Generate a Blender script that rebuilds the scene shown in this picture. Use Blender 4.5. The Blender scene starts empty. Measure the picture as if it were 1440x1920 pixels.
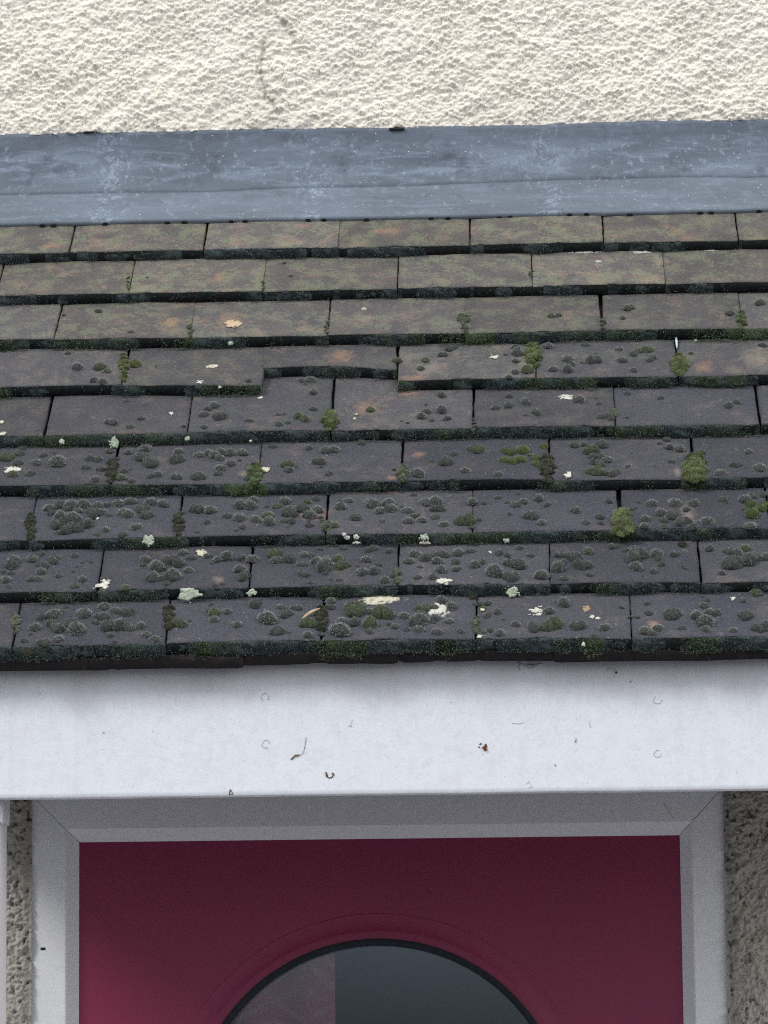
import bpy, math, random
import numpy as np
from mathutils import Vector, Matrix

# ------------------------------------------------------------------ camera
SC = bpy.context.scene
COL = SC.collection
IW, IH, FPX = 1440.0, 1920.0, 7061.0           # picture size and focal length in picture pixels
CAM = np.array([0.089, -4.039, -0.428])        # eye level, about four metres from the porch
YAW, PITCH, ROLL = math.radians(-2.03), math.radians(8.02), math.radians(-0.57)
_cy, _sy, _cp, _sp = math.cos(YAW), math.sin(YAW), math.cos(PITCH), math.sin(PITCH)
FWD = np.array([_sy * _cp, _cy * _cp, _sp])
_r0 = np.array([_cy, -_sy, 0.0]); _u0 = np.cross(_r0, FWD)
RGT = math.cos(ROLL) * _r0 + math.sin(ROLL) * _u0
UPV = -math.sin(ROLL) * _r0 + math.cos(ROLL) * _u0
cam = bpy.data.cameras.new('camera'); camo = bpy.data.objects.new('camera', cam); COL.objects.link(camo)
camo.matrix_world = Matrix(((RGT[0], UPV[0], -FWD[0], CAM[0]), (RGT[1], UPV[1], -FWD[1], CAM[1]),
                            (RGT[2], UPV[2], -FWD[2], CAM[2]), (0, 0, 0, 1)))
cam.sensor_fit = 'HORIZONTAL'; cam.sensor_width = 36.0; cam.lens = FPX / IW * 36.0
cam.clip_start = 0.05; cam.clip_end = 500
SC.camera = camo

# ------------------------------------------------------------------ sky, soft sun, exposure
SUN_EL, SUN_AZ = math.radians(40), math.radians(-52)     # azimuth measured from the street side, towards the left
w = bpy.data.worlds.new('World'); SC.world = w; w.use_nodes = True
nt = w.node_tree; nt.nodes.clear()
sky = nt.nodes.new('ShaderNodeTexSky'); sky.sky_type = 'NISHITA'; sky.sun_disc = False
sky.sun_elevation = SUN_EL; sky.sun_rotation = math.pi + SUN_AZ; sky.dust_density = 2.5; sky.air_density = 1.0; sky.ozone_density = 3.0
hs = nt.nodes.new('ShaderNodeHueSaturation'); hs.inputs['Saturation'].default_value = 0.45
bg = nt.nodes.new('ShaderNodeBackground'); bg.inputs['Strength'].default_value = 0.12
wo = nt.nodes.new('ShaderNodeOutputWorld')
nt.links.new(sky.outputs[0], hs.inputs['Color']); nt.links.new(hs.outputs[0], bg.inputs['Color']); nt.links.new(bg.outputs[0], wo.inputs['Surface'])
sl = bpy.data.lights.new('sun', 'SUN'); sl.energy = 1.4; sl.angle = math.radians(18); sl.color = (1.0, 0.97, 0.92)
so = bpy.data.objects.new('sun', sl); COL.objects.link(so)
sdir = Vector((math.sin(SUN_AZ) * math.cos(SUN_EL), -math.cos(SUN_AZ) * math.cos(SUN_EL), math.sin(SUN_EL)))
so.rotation_euler = sdir.to_track_quat('Z', 'Y').to_euler(); so.location = sdir * 20
vs = SC.view_settings
vs.view_transform = 'Standard'; vs.look = 'None'; vs.gamma = 1.0; vs.use_curve_mapping = False; vs.exposure = 0.55
SC.render.engine = 'CYCLES'; SC.cycles.max_bounces = 8; SC.cycles.use_denoising = False; SC.cycles.filter_width = 1.1

# ------------------------------------------------------------------ small maths
rng = np.random.default_rng(7); random.seed(7)
_T = np.random.default_rng(3).random((256, 256))
def vn(x, y, seed=0):
    x = np.asarray(x, float) + seed * 17.31; y = np.asarray(y, float) + seed * 9.77
    xi = np.floor(x).astype(int); yi = np.floor(y).astype(int)
    fx = x - xi; fy = y - yi; fx = fx * fx * (3 - 2 * fx); fy = fy * fy * (3 - 2 * fy)
    a = _T[xi & 255, yi & 255]; b = _T[(xi + 1) & 255, yi & 255]; c = _T[xi & 255, (yi + 1) & 255]; d = _T[(xi + 1) & 255, (yi + 1) & 255]
    return (a * (1 - fx) + b * fx) * (1 - fy) + (c * (1 - fx) + d * fx) * fy
def fbm(x, y, seed=0, o=4):
    s = 0; a = 0.5; t = 0
    for k in range(o):
        s = s + a * vn(x * 2 ** k, y * 2 ** k, seed + k * 3); t += a; a *= 0.5
    return s / t
def worley(x, y, seed=0):
    xi = np.floor(x).astype(int); yi = np.floor(y).astype(int); best = np.full(np.shape(x), 9.0); val = np.zeros(np.shape(x))
    for dx in (-1, 0, 1):
        for dy in (-1, 0, 1):
            cx = xi + dx; cy = yi + dy
            px = cx + _T[(cx + seed) & 255, (cy + 3 * seed) & 255]; py = cy + _T[(cx + 91 + seed) & 255, (cy + 47) & 255]
            v = _T[(cx + 33) & 255, (cy + 121 + seed) & 255]
            d = np.hypot(x - px, y - py); m = d < best
            best = np.where(m, d, best); val = np.where(m, v, val)
    return best, val
def ray(px, py): return FWD + ((px - IW / 2) / FPX) * RGT - ((py - IH / 2) / FPX) * UPV
def at_y(px, py, y):
    d = ray(px, py); return CAM + d * ((y - CAM[1]) / d[1])
def at_plane(px, py, p0, n):
    d = ray(px, py); return CAM + d * (np.dot(p0 - CAM, n) / np.dot(d, n))

# roof frame: u = x, s up the slope, h out of the slope; tile tails lie on h = 0
RP = math.radians(44.26); GA = 0.100; TH = 0.0142
S_DIR = np.array([0, math.cos(RP), math.sin(RP)]); N_DIR = np.array([0, -math.sin(RP), math.cos(RP)])
TILT = math.atan(0.0146 / GA); TA = RP - TILT                    # each tile lies a little flatter than the roof
D_DIR = np.array([0, math.cos(TA), math.sin(TA)]); TN = np.array([0, -math.sin(TA), math.cos(TA)])
YW = 0.688                                                      # face of the house wall
def roof(u, s, h=0.0): return np.array([u, 0, 0]) + s * S_DIR + h * N_DIR

# ------------------------------------------------------------------ object helpers
def mesh_np(name, V, F, mats, attr=None, smooth=True, midx=None):
    me = bpy.data.meshes.new(name)
    V = np.asarray(V, np.float32)
    if isinstance(F, np.ndarray):
        n, k = F.shape
        me.vertices.add(len(V)); me.vertices.foreach_set('co', V.ravel())
        me.loops.add(n * k); me.loops.foreach_set('vertex_index', F.astype(np.int32).ravel())
        me.polygons.add(n); me.polygons.foreach_set('loop_start', np.arange(0, n * k, k, dtype=np.int32))
        me.polygons.foreach_set('loop_total', np.full(n, k, np.int32))
        me.update(calc_edges=True)
    else:
        me.from_pydata(V.tolist(), [], F); me.update()
    if smooth: me.polygons.foreach_set('use_smooth', np.ones(len(me.polygons), bool))
    for m in (mats if isinstance(mats, (list, tuple)) else [mats]): me.materials.append(m)
    if midx is not None: me.polygons.foreach_set('material_index', np.asarray(midx, np.int32))
    if attr is not None:
        ca = me.color_attributes.new('tint', 'FLOAT_COLOR', 'POINT')
        c4 = np.ones((len(V), 4), np.float32); c4[:, :3] = attr
        ca.data.foreach_set('color', c4.ravel())
    return me
def link(name, me, parent=None, mw=None):
    o = bpy.data.objects.new(name, me); COL.objects.link(o)
    if parent is not None: o.parent = parent
    if mw is not None: o.matrix_basis = mw
    return o
def tag(o, label=None, cat=None, group=None, kind=None):
    if label: o['label'] = label
    if cat: o['category'] = cat
    if group: o['group'] = group
    if kind: o['kind'] = kind
    return o
def empty(name, loc):
    o = bpy.data.objects.new(name, None); COL.objects.link(o); o.location = loc; o.empty_display_size = .05; return o
def grid_faces(nr, nc, off=0):
    i = np.arange(nr - 1)[:, None] * nc + np.arange(nc - 1)[None, :] + off
    return np.stack([i, i + 1, i + nc + 1, i + nc], -1).reshape(-1, 4)
def box_mesh(name, x0, x1, y0, y1, z0, z1, mat, b=0.0):
    import bmesh
    bm = bmesh.new(); bmesh.ops.create_cube(bm, size=1)
    for v in bm.verts:
        v.co = ((x0 + x1) / 2 + v.co.x * (x1 - x0), (y0 + y1) / 2 + v.co.y * (y1 - y0), (z0 + z1) / 2 + v.co.z * (z1 - z0))
    if b: bmesh.ops.bevel(bm, geom=bm.edges[:], offset=b, segments=2, affect='EDGES')
    me = bpy.data.meshes.new(name); bm.to_mesh(me); bm.free(); me.materials.append(mat); return me
def frame_mw(p, R): return Matrix.Translation(Vector(p)) @ R.to_4x4()
R_TILE = Matrix.Rotation(TA, 3, 'X')                            # x across, y up the tile, z out of it

# ------------------------------------------------------------------ materials
class NT:
    def __init__(s, name, rough=0.8, spec=0.3):
        s.m = bpy.data.materials.new(name); s.m.use_nodes = True; s.t = s.m.node_tree
        s.b = s.t.nodes['Principled BSDF']; s.b.inputs['Roughness'].default_value = rough; s.b.inputs['Specular IOR Level'].default_value = spec
        s.geo = s.n('ShaderNodeNewGeometry').outputs['Position']
    def n(s, t, **k):
        o = s.t.nodes.new(t)
        for a, v in k.items(): setattr(o, a, v)
        return o
    def l(s, a, b): s.t.links.new(a, b)
    def noise(s, scale, detail=4, rough=.55, vec=None, dist=0.0):
        o = s.n('ShaderNodeTexNoise'); o.inputs['Scale'].default_value = scale; o.inputs['Detail'].default_value = detail
        o.inputs['Roughness'].default_value = rough; o.inputs['Distortion'].default_value = dist
        s.l(vec if vec is not None else s.geo, o.inputs['Vector']); return o.outputs['Fac']
    def vor(s, scale, vec=None, feature='F1', out='Distance'):
        o = s.n('ShaderNodeTexVoronoi', feature=feature); o.inputs['Scale'].default_value = scale
        s.l(vec if vec is not None else s.geo, o.inputs['Vector']); return o.outputs[out]
    def ramp(s, f, *st):
        o = s.n('ShaderNodeValToRGB'); e = o.color_ramp.elements
        while len(e) < len(st): e.new(0.5)
        for el, (p, c) in zip(e, st):
            el.position = p; el.color = (c, c, c, 1) if not isinstance(c, tuple) else (*c, 1)
        s.l(f, o.inputs['Fac']); return o.outputs['Color']
    def mix(s, f, a, b, mode='MIX'):
        o = s.n('ShaderNodeMix', data_type='RGBA', blend_type=mode)
        for sock, v in ((o.inputs[0], f), (o.inputs[6], a), (o.inputs[7], b)):
            if isinstance(v, (int, float)): sock.default_value = v
            elif isinstance(v, tuple): sock.default_value = (*v, 1)
            else: s.l(v, sock)
        return o.outputs[2]
    def math(s, op, a, b=0.5):
        o = s.n('ShaderNodeMath', operation=op)
        for sock, v in zip(o.inputs, (a, b)):
            if isinstance(v, (int, float)): sock.default_value = v
            else: s.l(v, sock)
        return o.outputs[0]
    def scaled(s, v3):
        o = s.n('ShaderNodeVectorMath', operation='MULTIPLY'); s.l(s.geo, o.inputs[0]); o.inputs[1].default_value = v3; return o.outputs[0]
    def oattr(s, name, t='OBJECT'):
        o = s.n('ShaderNodeAttribute', attribute_type=t, attribute_name=name); return o
    def bump(s, h, strength=.4, dist=.001, nrm=None):
        o = s.n('ShaderNodeBump'); o.inputs['Strength'].default_value = strength; o.inputs['Distance'].default_value = dist
        s.l(h, o.inputs['Height'])
        if nrm is not None: s.l(nrm, o.inputs['Normal'])
        s.l(o.outputs[0], s.b.inputs['Normal']); return o.outputs[0]
    def col(s, c): s.l(c, s.b.inputs['Base Color'])

STAINS = [(457, 879, 24, 11, 'PK'), (322, 592, 32, 18, 'TN_'), (690, 584, 30, 16, 'PK'), (272, 535, 22, 12, 'PK'), (195, 533, 14, 8, 'PK'), (430, 590, 56, 34, 'OG'), (410, 508, 20, 26, 'OG'), (1318, 680, 40, 24, 'OG'), (1225, 1163, 24, 18, 'TN_'), (1420, 660, 60, 50, 'PK'), (640, 650, 60, 26, 'OG'), (690, 745, 60, 26, 'OG'), (810, 680, 60, 30, 'PK'), (770, 705, 60, 14, 'OG'), (985, 672, 24, 30, 'PK'), (1270, 880, 16, 22, 'PK'), (785, 830, 30, 14, 'OG'), (735, 892, 22, 10, 'OG'), (1155, 945, 14, 12, 'PK'), (595, 950, 60, 22, 'OG'), (1290, 955, 30, 40, 'PK'), (410, 1080, 26, 14, 'PK'), (100, 455, 50, 16, 'OG'), (720, 420, 60, 14, 'OG')]
def m_tile():
    m = NT('clay_tile', .88, .22)
    crs = m.oattr('course').outputs['Fac']; rnd = m.oattr('variation').outputs['Fac']
    base = m.ramp(m.noise(14, 5), (.3, (.038, .043, .057)), (.7, (.062, .063, .077)))
    old = m.ramp(m.noise(22, 5), (.3, (.100, .094, .086)), (.6, (.150, .132, .118)), (.75, (.22, .140, .115)))
    c = m.mix(crs, base, old)
    c = m.mix(m.math('MULTIPLY', m.ramp(m.math('ADD', m.math('MULTIPLY', m.noise(38, 5, .65), .55), m.math('MULTIPLY', m.noise(240, 6, .8), .45)), (.49, 0.), (.55, 1.)), m.math('MULTIPLY', crs, .75)), c, (.225, .245, .150))      # olive algae
    c = m.mix(m.math('MULTIPLY', m.ramp(m.math('ADD', m.math('MULTIPLY', m.noise(33, 4, .6), .55), m.math('MULTIPLY', m.noise(260, 6, .8), .45)), (.54, 0.), (.60, 1.)), m.math('ADD', m.math('MULTIPLY', crs, .48), .14)), c, (.33, .225, .165))   # ochre lichen film
    c = m.mix(m.math('MULTIPLY', m.ramp(m.noise(60, 6, .7), (.63, 0.), (.70, 1.)), .30), c, (.30, .27, .25))
    c = m.mix(m.ramp(m.noise(620, 3, .75), (.42, 0.), (.72, .6)), c, (.16, .16, .175))                     # gritty grain
    c = m.mix(m.ramp(m.noise(430, 3, .7), (.30, .6), (.46, 0.)), c, (.020, .021, .026))
    v = m.n('ShaderNodeHueSaturation'); m.l(c, v.inputs['Color'])
    m.l(m.math('ADD', m.math('MULTIPLY', rnd, .28), .86), v.inputs['Value'])
    spk = m.ramp(m.vor(95), (.05, 1.), (.075, 0.))
    sx = m.n('ShaderNodeSeparateXYZ'); m.l(m.geo, sx.inputs[0]); nz = m.math('SUBTRACT', m.noise(70, 6, .7, dist=.5), .5); sc = v.outputs[0]
    for px, py, w_, h_, cc in STAINS:
        P = at_plane(px, py, roof(0, .42), N_DIR); q = FPX / np.linalg.norm(P - CAM); a = w_ / q / 2; b = h_ / q / 2 / .47 * math.cos(TA)
        dx = m.math('MULTIPLY', m.math('SUBTRACT', sx.outputs['X'], float(P[0])), 1 / a); dy = m.math('MULTIPLY', m.math('SUBTRACT', sx.outputs['Y'], float(P[1])), 1 / b)
        rr = m.math('ADD', m.math('POWER', m.math('ADD', m.math('MULTIPLY', dx, dx), m.math('MULTIPLY', dy, dy)), .5), m.math('MULTIPLY', nz, 3.2))
        sc = m.mix(m.n_map(rr, 1.15, .15, {'TN_': .85, 'OG': .62, 'PK': .55}[cc]), sc, {'TN_': (.36, .24, .15), 'OG': (.32, .20, .14), 'PK': (.30, .25, .20)}[cc])
    c = m.mix(m.math('MULTIPLY', spk, m.ramp(m.noise(9, 2), (.52, 0.), (.6, .8))), sc, (.5, .48, .42))
    m.col(c)
    h = m.math('ADD', m.noise(420, 4, .7), m.math('MULTIPLY', m.noise(90, 4), .8))
    m.bump(h, .8, .0018); return m.m
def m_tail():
    m = NT('dark_tile_tail', .92, .15)  # near-black tone for the tile front faces, apart from the moss
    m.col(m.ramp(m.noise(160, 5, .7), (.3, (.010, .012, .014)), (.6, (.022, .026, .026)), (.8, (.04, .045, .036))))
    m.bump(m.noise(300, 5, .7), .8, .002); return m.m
def m_eaves():
    m = NT('terracotta_eaves_tile', .85, .25)
    c = m.ramp(m.noise(60, 5, .6), (.32, (.012, .012, .013)), (.58, (.026, .020, .019)), (.78, (.085, .040, .032)))
    m.col(m.mix(m.ramp(m.noise(600, 3), (.4, .5), (.6, 0.)), c, (.02, .018, .018))); m.bump(m.noise(200, 5), .6, .0015); return m.m
def m_lead():
    m = NT('weathered_lead', .55, .45)
    st = m.scaled((1, 3.5, 3.5))
    c = m.ramp(m.noise(5, 5, .6, st), (.30, (.105, .132, .168)), (.5, (.148, .185, .235)), (.70, (.22, .275, .35)))
    c = m.mix(m.ramp(m.noise(16, 6, .65, m.scaled((1, 5, 5)), .6), (.5, 0.), (.64, .75)), c, (.24, .31, .40))
    c = m.mix(m.ramp(m.noise(85, 6, .75), (.56, 0.), (.64, .7)), c, (.36, .42, .51))
    c = m.mix(m.ramp(m.noise(30, 6, .7), (.30, .6), (.46, 0.)), c, (.055, .062, .078))
    c = m.mix(m.ramp(m.noise(600, 3, .7), (.3, .5), (.52, 0.)), c, (.06, .068, .08))
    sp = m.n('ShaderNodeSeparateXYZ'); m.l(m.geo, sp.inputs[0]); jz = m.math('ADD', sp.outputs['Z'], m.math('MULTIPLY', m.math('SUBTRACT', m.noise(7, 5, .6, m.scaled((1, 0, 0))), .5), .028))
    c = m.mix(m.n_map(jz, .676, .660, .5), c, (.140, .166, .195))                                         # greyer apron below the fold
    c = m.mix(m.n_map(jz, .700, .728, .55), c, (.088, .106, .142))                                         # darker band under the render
    for zx in (-.425, -.160, .135):                                                              # lime runs
        dx = m.math('ABSOLUTE', m.math('SUBTRACT', m.math('ADD', sp.outputs['X'], m.math('MULTIPLY', m.noise(26, 4), .05)), zx + .025))
        c = m.mix(m.math('MULTIPLY', m.n_map(dx, .034, .006, .95), m.ramp(m.math('ADD', m.noise(150, 5, .65, dist=.8), m.math('MULTIPLY', m.math('SUBTRACT', m.noise(22, 3), .5), .55)), (.53, 0.), (.61, .5))), c, (.36, .44, .54))
    dots = m.math('MULTIPLY', m.ramp(m.vor(120), (.06, 1.), (.10, 0.)), m.ramp(m.noise(26, 2), (.5, 0.), (.56, 1.)))
    c = m.mix(dots, c, (.72, .76, .8)); m.col(c)
    m.bump(m.math('ADD', m.noise(30, 4), m.math('MULTIPLY', m.noise(500, 3, .7), .25)), .35, .0025)
    m.l(m.ramp(m.noise(40, 4), (.3, .42), (.7, .68)), m.b.inputs['Roughness']); return m.m
def m_render():
    m = NT('cream_roughcast', .95, .1)
    c = m.ramp(m.noise(12, 5, .6), (.3, (.875, .825, .715)), (.7, (.925, .885, .79)))
    c = m.mix(m.ramp(m.noise(220, 4, .7), (.30, .55), (.5, 0.)), c, (.70, .65, .57))
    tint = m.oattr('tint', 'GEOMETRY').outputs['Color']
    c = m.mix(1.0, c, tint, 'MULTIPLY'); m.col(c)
    m.bump(m.noise(700, 4, .7), .5, .001); return m.m
def m_white(name, dirt, base=(.76, .78, .82), grime=0.0):
    m = NT(name, .5, .4)
    c = m.mix(m.ramp(m.noise(90, 6, .75), (.45, .0), (.75, dirt * .7)), base, (.46, .46, .46))
    c = m.mix(m.ramp(m.noise(330, 4, .7), (.56, 0.), (.70, dirt)), c, (.50, .50, .51))
    c = m.mix(m.math('MULTIPLY', m.ramp(m.vor(130), (.05, 1.), (.09, 0.)), m.ramp(m.noise(40, 2), (.5, 0.), (.56, dirt * 1.6))), c, (.16, .15, .15))
    if grime:
        c = m.mix(m.ramp(m.noise(55, 4, .6, m.scaled((1, 1, .05))), (.52, 0.), (.75, .10)), c, (.42, .42, .40))
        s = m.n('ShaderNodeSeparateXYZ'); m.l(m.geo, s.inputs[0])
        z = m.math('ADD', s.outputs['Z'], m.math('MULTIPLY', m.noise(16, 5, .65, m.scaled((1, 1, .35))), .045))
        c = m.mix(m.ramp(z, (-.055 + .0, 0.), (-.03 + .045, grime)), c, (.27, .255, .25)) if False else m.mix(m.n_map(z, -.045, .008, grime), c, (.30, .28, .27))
    m.col(c); m.bump(m.math('ADD', m.noise(160, 4, .6), m.math('MULTIPLY', m.noise(35, 3, .5, m.scaled((.3, 1, 1))), .6)), .22, .0008); return m.m
def n_map(s, v, a, b, hi):
    o = s.n('ShaderNodeMapRange'); o.inputs[1].default_value = a; o.inputs[2].default_value = b; o.inputs[3].default_value = 0; o.inputs[4].default_value = hi
    s.l(v, o.inputs[0]); return o.outputs[0]
NT.n_map = n_map
def m_red():
    m = NT('red_door_paint', .5, .5)
    c = m.ramp(m.noise(9, 3), (.3, (.225, .013, .062)), (.7, (.245, .015, .066)))
    m.col(m.mix(m.ramp(m.noise(900, 2, .6), (.4, .25), (.6, 0.)), c, (.185, .013, .060)))
    m.bump(m.noise(260, 3, .5, m.scaled((1, 1, .12))), .10, .0005); return m.m
def m_plain(name, c, rough=.8, spec=.3, var=.25, sc=200):
    m = NT(name, rough, spec); lo = tuple(v * (1 - var) for v in c); hi = tuple(min(1, v * (1 + var)) for v in c)
    m.col(m.ramp(m.noise(sc, 4, .6), (.3, lo), (.7, hi))); m.bump(m.noise(sc * 2, 3), .3, .0006); return m.m
def m_tint(name, rough=.95):
    m = NT(name, rough, .1); a = m.oattr('tint', 'GEOMETRY').outputs['Color']
    m.col(m.mix(m.ramp(m.noise(700, 3), (.3, .0), (.7, .35)), a, m.mix(1.0, a, (.5, .5, .5), 'MULTIPLY'))); return m.m
def m_glass():
    m = NT('door_glass'); t = m.t; t.nodes.remove(m.b)
    tr = m.n('ShaderNodeBsdfTransparent'); tr.inputs[0].default_value = (.82, .88, .9, 1)
    gl = m.n('ShaderNodeBsdfGlossy'); gl.inputs['Roughness'].default_value = .03; gl.inputs['Color'].default_value = (.64, .76, 1.0, 1)   # blue put into the reflection colour, bluer than the sky gives
    fr = m.n('ShaderNodeFresnel'); fr.inputs['IOR'].default_value = 1.85
    mx = m.n('ShaderNodeMixShader'); m.l(fr.outputs[0], mx.inputs[0]); m.l(tr.outputs[0], mx.inputs[1]); m.l(gl.outputs[0], mx.inputs[2])
    m.l(mx.outputs[0], t.nodes['Material Output'].inputs['Surface']); return m.m
def m_curtain():
    m = NT('damask_cloth', .8, .2)
    x = m.scaled((11, 0, 8)); wv = m.n('ShaderNodeTexWave', wave_type='RINGS', rings_direction='SPHERICAL')
    fr = m.n('ShaderNodeVectorMath', operation='FRACTION'); m.l(x, fr.inputs[0])
    ad = m.n('ShaderNodeVectorMath', operation='SUBTRACT'); m.l(fr.outputs[0], ad.inputs[0]); ad.inputs[1].default_value = (.5, 0, .5)
    m.l(ad.outputs[0], wv.inputs['Vector']); wv.inputs['Scale'].default_value = 1.6; wv.inputs['Distortion'].default_value = 9; wv.inputs['Detail'].default_value = 2
    m.col(m.mix(m.ramp(wv.outputs['Fac'], (.6, 0.), (.85, .75)), (.46, .12, .17), (.50, .22, .24))); return m.m
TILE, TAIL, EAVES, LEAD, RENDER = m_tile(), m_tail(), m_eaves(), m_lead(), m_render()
FASCIA = m_white('white_fascia_paint', .42, (.745, .77, .815), .65); UPVC = m_white('white_door_frame', .26, (.84, .85, .87)); POST = m_white('white_post_paint', .3, (.78, .79, .82))
RED = m_red(); SEAL = m_plain('rubber_seal', (.012, .016, .022), .6); DARKWOOD = m_plain('rough_timber', (.10, .075, .055)); GLASS = m_glass(); CURT = m_curtain()
CHIP = m_plain('bare_wood_chip', (.14, .085, .05), .9, .1, .6, 500); INK = m_plain('dirt_line', (.42, .42, .43), .9); GRIT = m_plain('dark_grit', (.07, .065, .065), .9); RUST = m_plain('rust', (.17, .06, .03), .9, .1, .5, 600)
HALL = m_plain('hall_wall', (.10, .12, .14)); PAVING = m_plain('paving', (.215, .22, .235), .9, .2, .2, 3); MOSS = m_tint('moss'); LICHEN = m_tint('lichen', .9)
SLIVER = m_plain('pale_plastic', (.55, .68, .75), .4, .5); TWIG = m_plain('dead_stalk', (.55, .42, .28)); WEB = m_plain('cobweb', (.07, .07, .085))
SILL = m_plain('dark_gap', (.02, .022, .026))

# ------------------------------------------------------------------ ground
g = link('ground', mesh_np('ground', [(-150, -150, -2.28), (150, -150, -2.28), (150, 150, -2.28), (-150, 150, -2.28)], [(0, 1, 2, 3)], PAVING)); tag(g, kind='structure')

# ------------------------------------------------------------------ house wall (roughcast)
LT_PX = [(-250, 265), (0, 255), (160, 249), (330, 248), (500, 243), (720, 241), (1000, 236), (1200, 229), (1440, 226), (1700, 222)]
LT = np.array([at_y(a, b, YW) for a, b in LT_PX])
def lead_top(x): return np.interp(x, LT[:, 0], LT[:, 2])
fr_l = at_y(54, 1650, YW)[0]; fr_r = at_y(1365, 1650, YW)[0]
op_l = at_y(148.3, 1579, YW + .016); op_r = at_y(1274.5, 1566, YW + .016)
OPX0, OPX1, OPZ = op_l[0], op_r[0], (op_l[2] + op_r[2]) / 2
FRW = 0.062; FRZ = OPZ + FRW
def rough(x, z, amp=1.0):
    a = .62; c, s = math.cos(a), math.sin(a)
    xr = x * c + z * s; zr = -x * s + z * c                   # the trowel has dragged the dash along a diagonal
    wx = (fbm(x * 60, z * 60, 5) - .5) * .006; wz = (fbm(x * 60, z * 60, 9) - .5) * .006
    f1, v1 = worley((xr + wx) / .0108, (zr + wz) / .0078, 1); f2, v2 = worley((x + wz) / .0058, (z + wx) / .0050, 5)
    b1 = np.clip(1 - f1 / .85, 0, 1) ** .8 * (.35 + .9 * v1); b2 = np.clip(1 - f2 / .85, 0, 1) ** .8 * (.3 + .9 * v2)
    lump = fbm(xr / .045, zr / .018, 11, 4) - .5; fine = fbm(x / .0022, z / .0022, 21, 2) - .5
    f3, v3 = worley(x / .0036 + wz * 200, z / .0034, 9); b3 = np.clip(1 - f3 / .8, 0, 1) * (.2 + v3)
    md = .75 + .6 * fbm(x / .07, z / .05, 71, 3); lump2 = fbm(xr / .11, zr / .05, 77, 3) - .5
    return amp * ((.0034 * b1 + .0032 * b2 * (.4 + 1.2 * fbm(x / .02, z / .02, 91, 2)) + .0019 * b3) * md + .0072 * lump + .006 * lump2 + .0012 * fine)
CRACK = [at_y(a, b, YW) for a, b in ((483, -20), (520, 30), (552, 70))]; CRACK2 = [at_y(a, b, YW) for a, b in ((497, 80), (486, 130), (500, 180), (522, 212))]
def seg_d(x, z, pts):
    best = np.full(x.shape, 9.0)
    for A, B in zip(pts[:-1], pts[1:]):
        ax, az, bx, bz = A[0], A[2], B[0], B[2]; t = np.clip(((x - ax) * (bx - ax) + (z - az) * (bz - az)) / ((bx - ax) ** 2 + (bz - az) ** 2), 0, 1)
        best = np.minimum(best, np.hypot(x - ax - t * (bx - ax), z - az - t * (bz - az)))
    return best
VV, FF, TT = [], [], []; base = 0
def wall_patch(x0, x1, z0, z1, step, kind):
    global base
    nx = max(2, int((x1 - x0) / step)); nz = max(2, int((z1 - z0) / step))
    x, z = np.meshgrid(np.linspace(x0, x1, nx), np.linspace(z0, z1, nz)); y = np.full(x.shape, YW); t = np.ones(x.shape)
    if kind == 'top':
        b = rough(x, z)
        wob = (fbm(x / .01, x * 0 + 3, 2) - .5) * .006
        m = np.clip((z - (lead_top(x) - .0035 + wob)) / .003, 0, 1); m = m * m * (3 - 2 * m)
        dc = np.minimum(seg_d(x, z, CRACK), seg_d(x, z, CRACK2)) + (fbm(x * 120, z * 120, 31) - .5) * .010
        cr = np.clip(1 - np.abs(dc) / .0022, 0, 1) * .6 + np.clip(1 - np.abs(dc) / .007, 0, 1) * .25
        d3 = seg_d(x, z, [at_y(a, b_, YW) for a, b_ in ((176, 90), (182, 150), (184, 200))]) + (fbm(x * 90, z * 90, 35) - .5) * .004
        cr = np.maximum(cr, np.clip(1 - np.abs(d3) / .0016, 0, 1) * .35)
        y = YW + .014 * (1 - m) - b * m + cr * .0015
        t = 1 - .5 * cr * m - .25 * np.clip(fbm(x / .05, z / .05, 41) - .45, 0, 1) - .22 * np.clip(1 - (z - lead_top(x)) / .022, 0, 1) * fbm(x / .012, z / .012, 43)
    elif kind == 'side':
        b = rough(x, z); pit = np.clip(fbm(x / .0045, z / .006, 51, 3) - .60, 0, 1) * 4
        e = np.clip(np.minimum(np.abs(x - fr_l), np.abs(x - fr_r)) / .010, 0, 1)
        y = YW - b * (.35 + .65 * e) + pit * .004 - .001; t = .50 - .28 * np.clip(pit, 0, 1) - .14 * (1 - e)  # side strips: canopy shade put into the tint; pits and frame edge darker
    VV.append(np.stack([x, y, z], -1).reshape(-1, 3)); FF.append(grid_faces(nz, nx, base)); TT.append(t.ravel()); base += nx * nz
wall_patch(-.68, .58, .715, .985, .00115, 'top')
wall_patch(-1.6, -.68, .70, 1.4, .02, 'flat'); wall_patch(.58, 1.6, .70, 1.4, .02, 'flat'); wall_patch(-.68, .58, .985, 1.4, .02, 'flat')
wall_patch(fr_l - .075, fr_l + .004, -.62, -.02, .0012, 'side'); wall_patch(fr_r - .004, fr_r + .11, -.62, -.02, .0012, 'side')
wall_patch(-1.6, fr_l - .075, -2.28, -.02, .03, 'flat'); wall_patch(fr_r + .11, 1.6, -2.28, -.02, .03, 'flat')
wall_patch(fr_l - .075, fr_l + .004, -2.28, -.62, .02, 'flat'); wall_patch(fr_r - .004, fr_r + .11, -2.28, -.62, .02, 'flat')
V = np.concatenate(VV); T = np.concatenate(TT)
VB = np.array([(-1.6, YW + .03, -.03), (1.6, YW + .03, -.03), (1.6, YW + .03, .72), (-1.6, YW + .03, .72)])
V = np.concatenate([V, VB]); T = np.concatenate([T, np.ones(4)]); F = np.concatenate(FF + [np.array([[base, base + 1, base + 2, base + 3]])])
wall = link('house_wall', mesh_np('house_wall', V, F, RENDER, np.repeat(T[:, None], 3, 1)))
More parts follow.
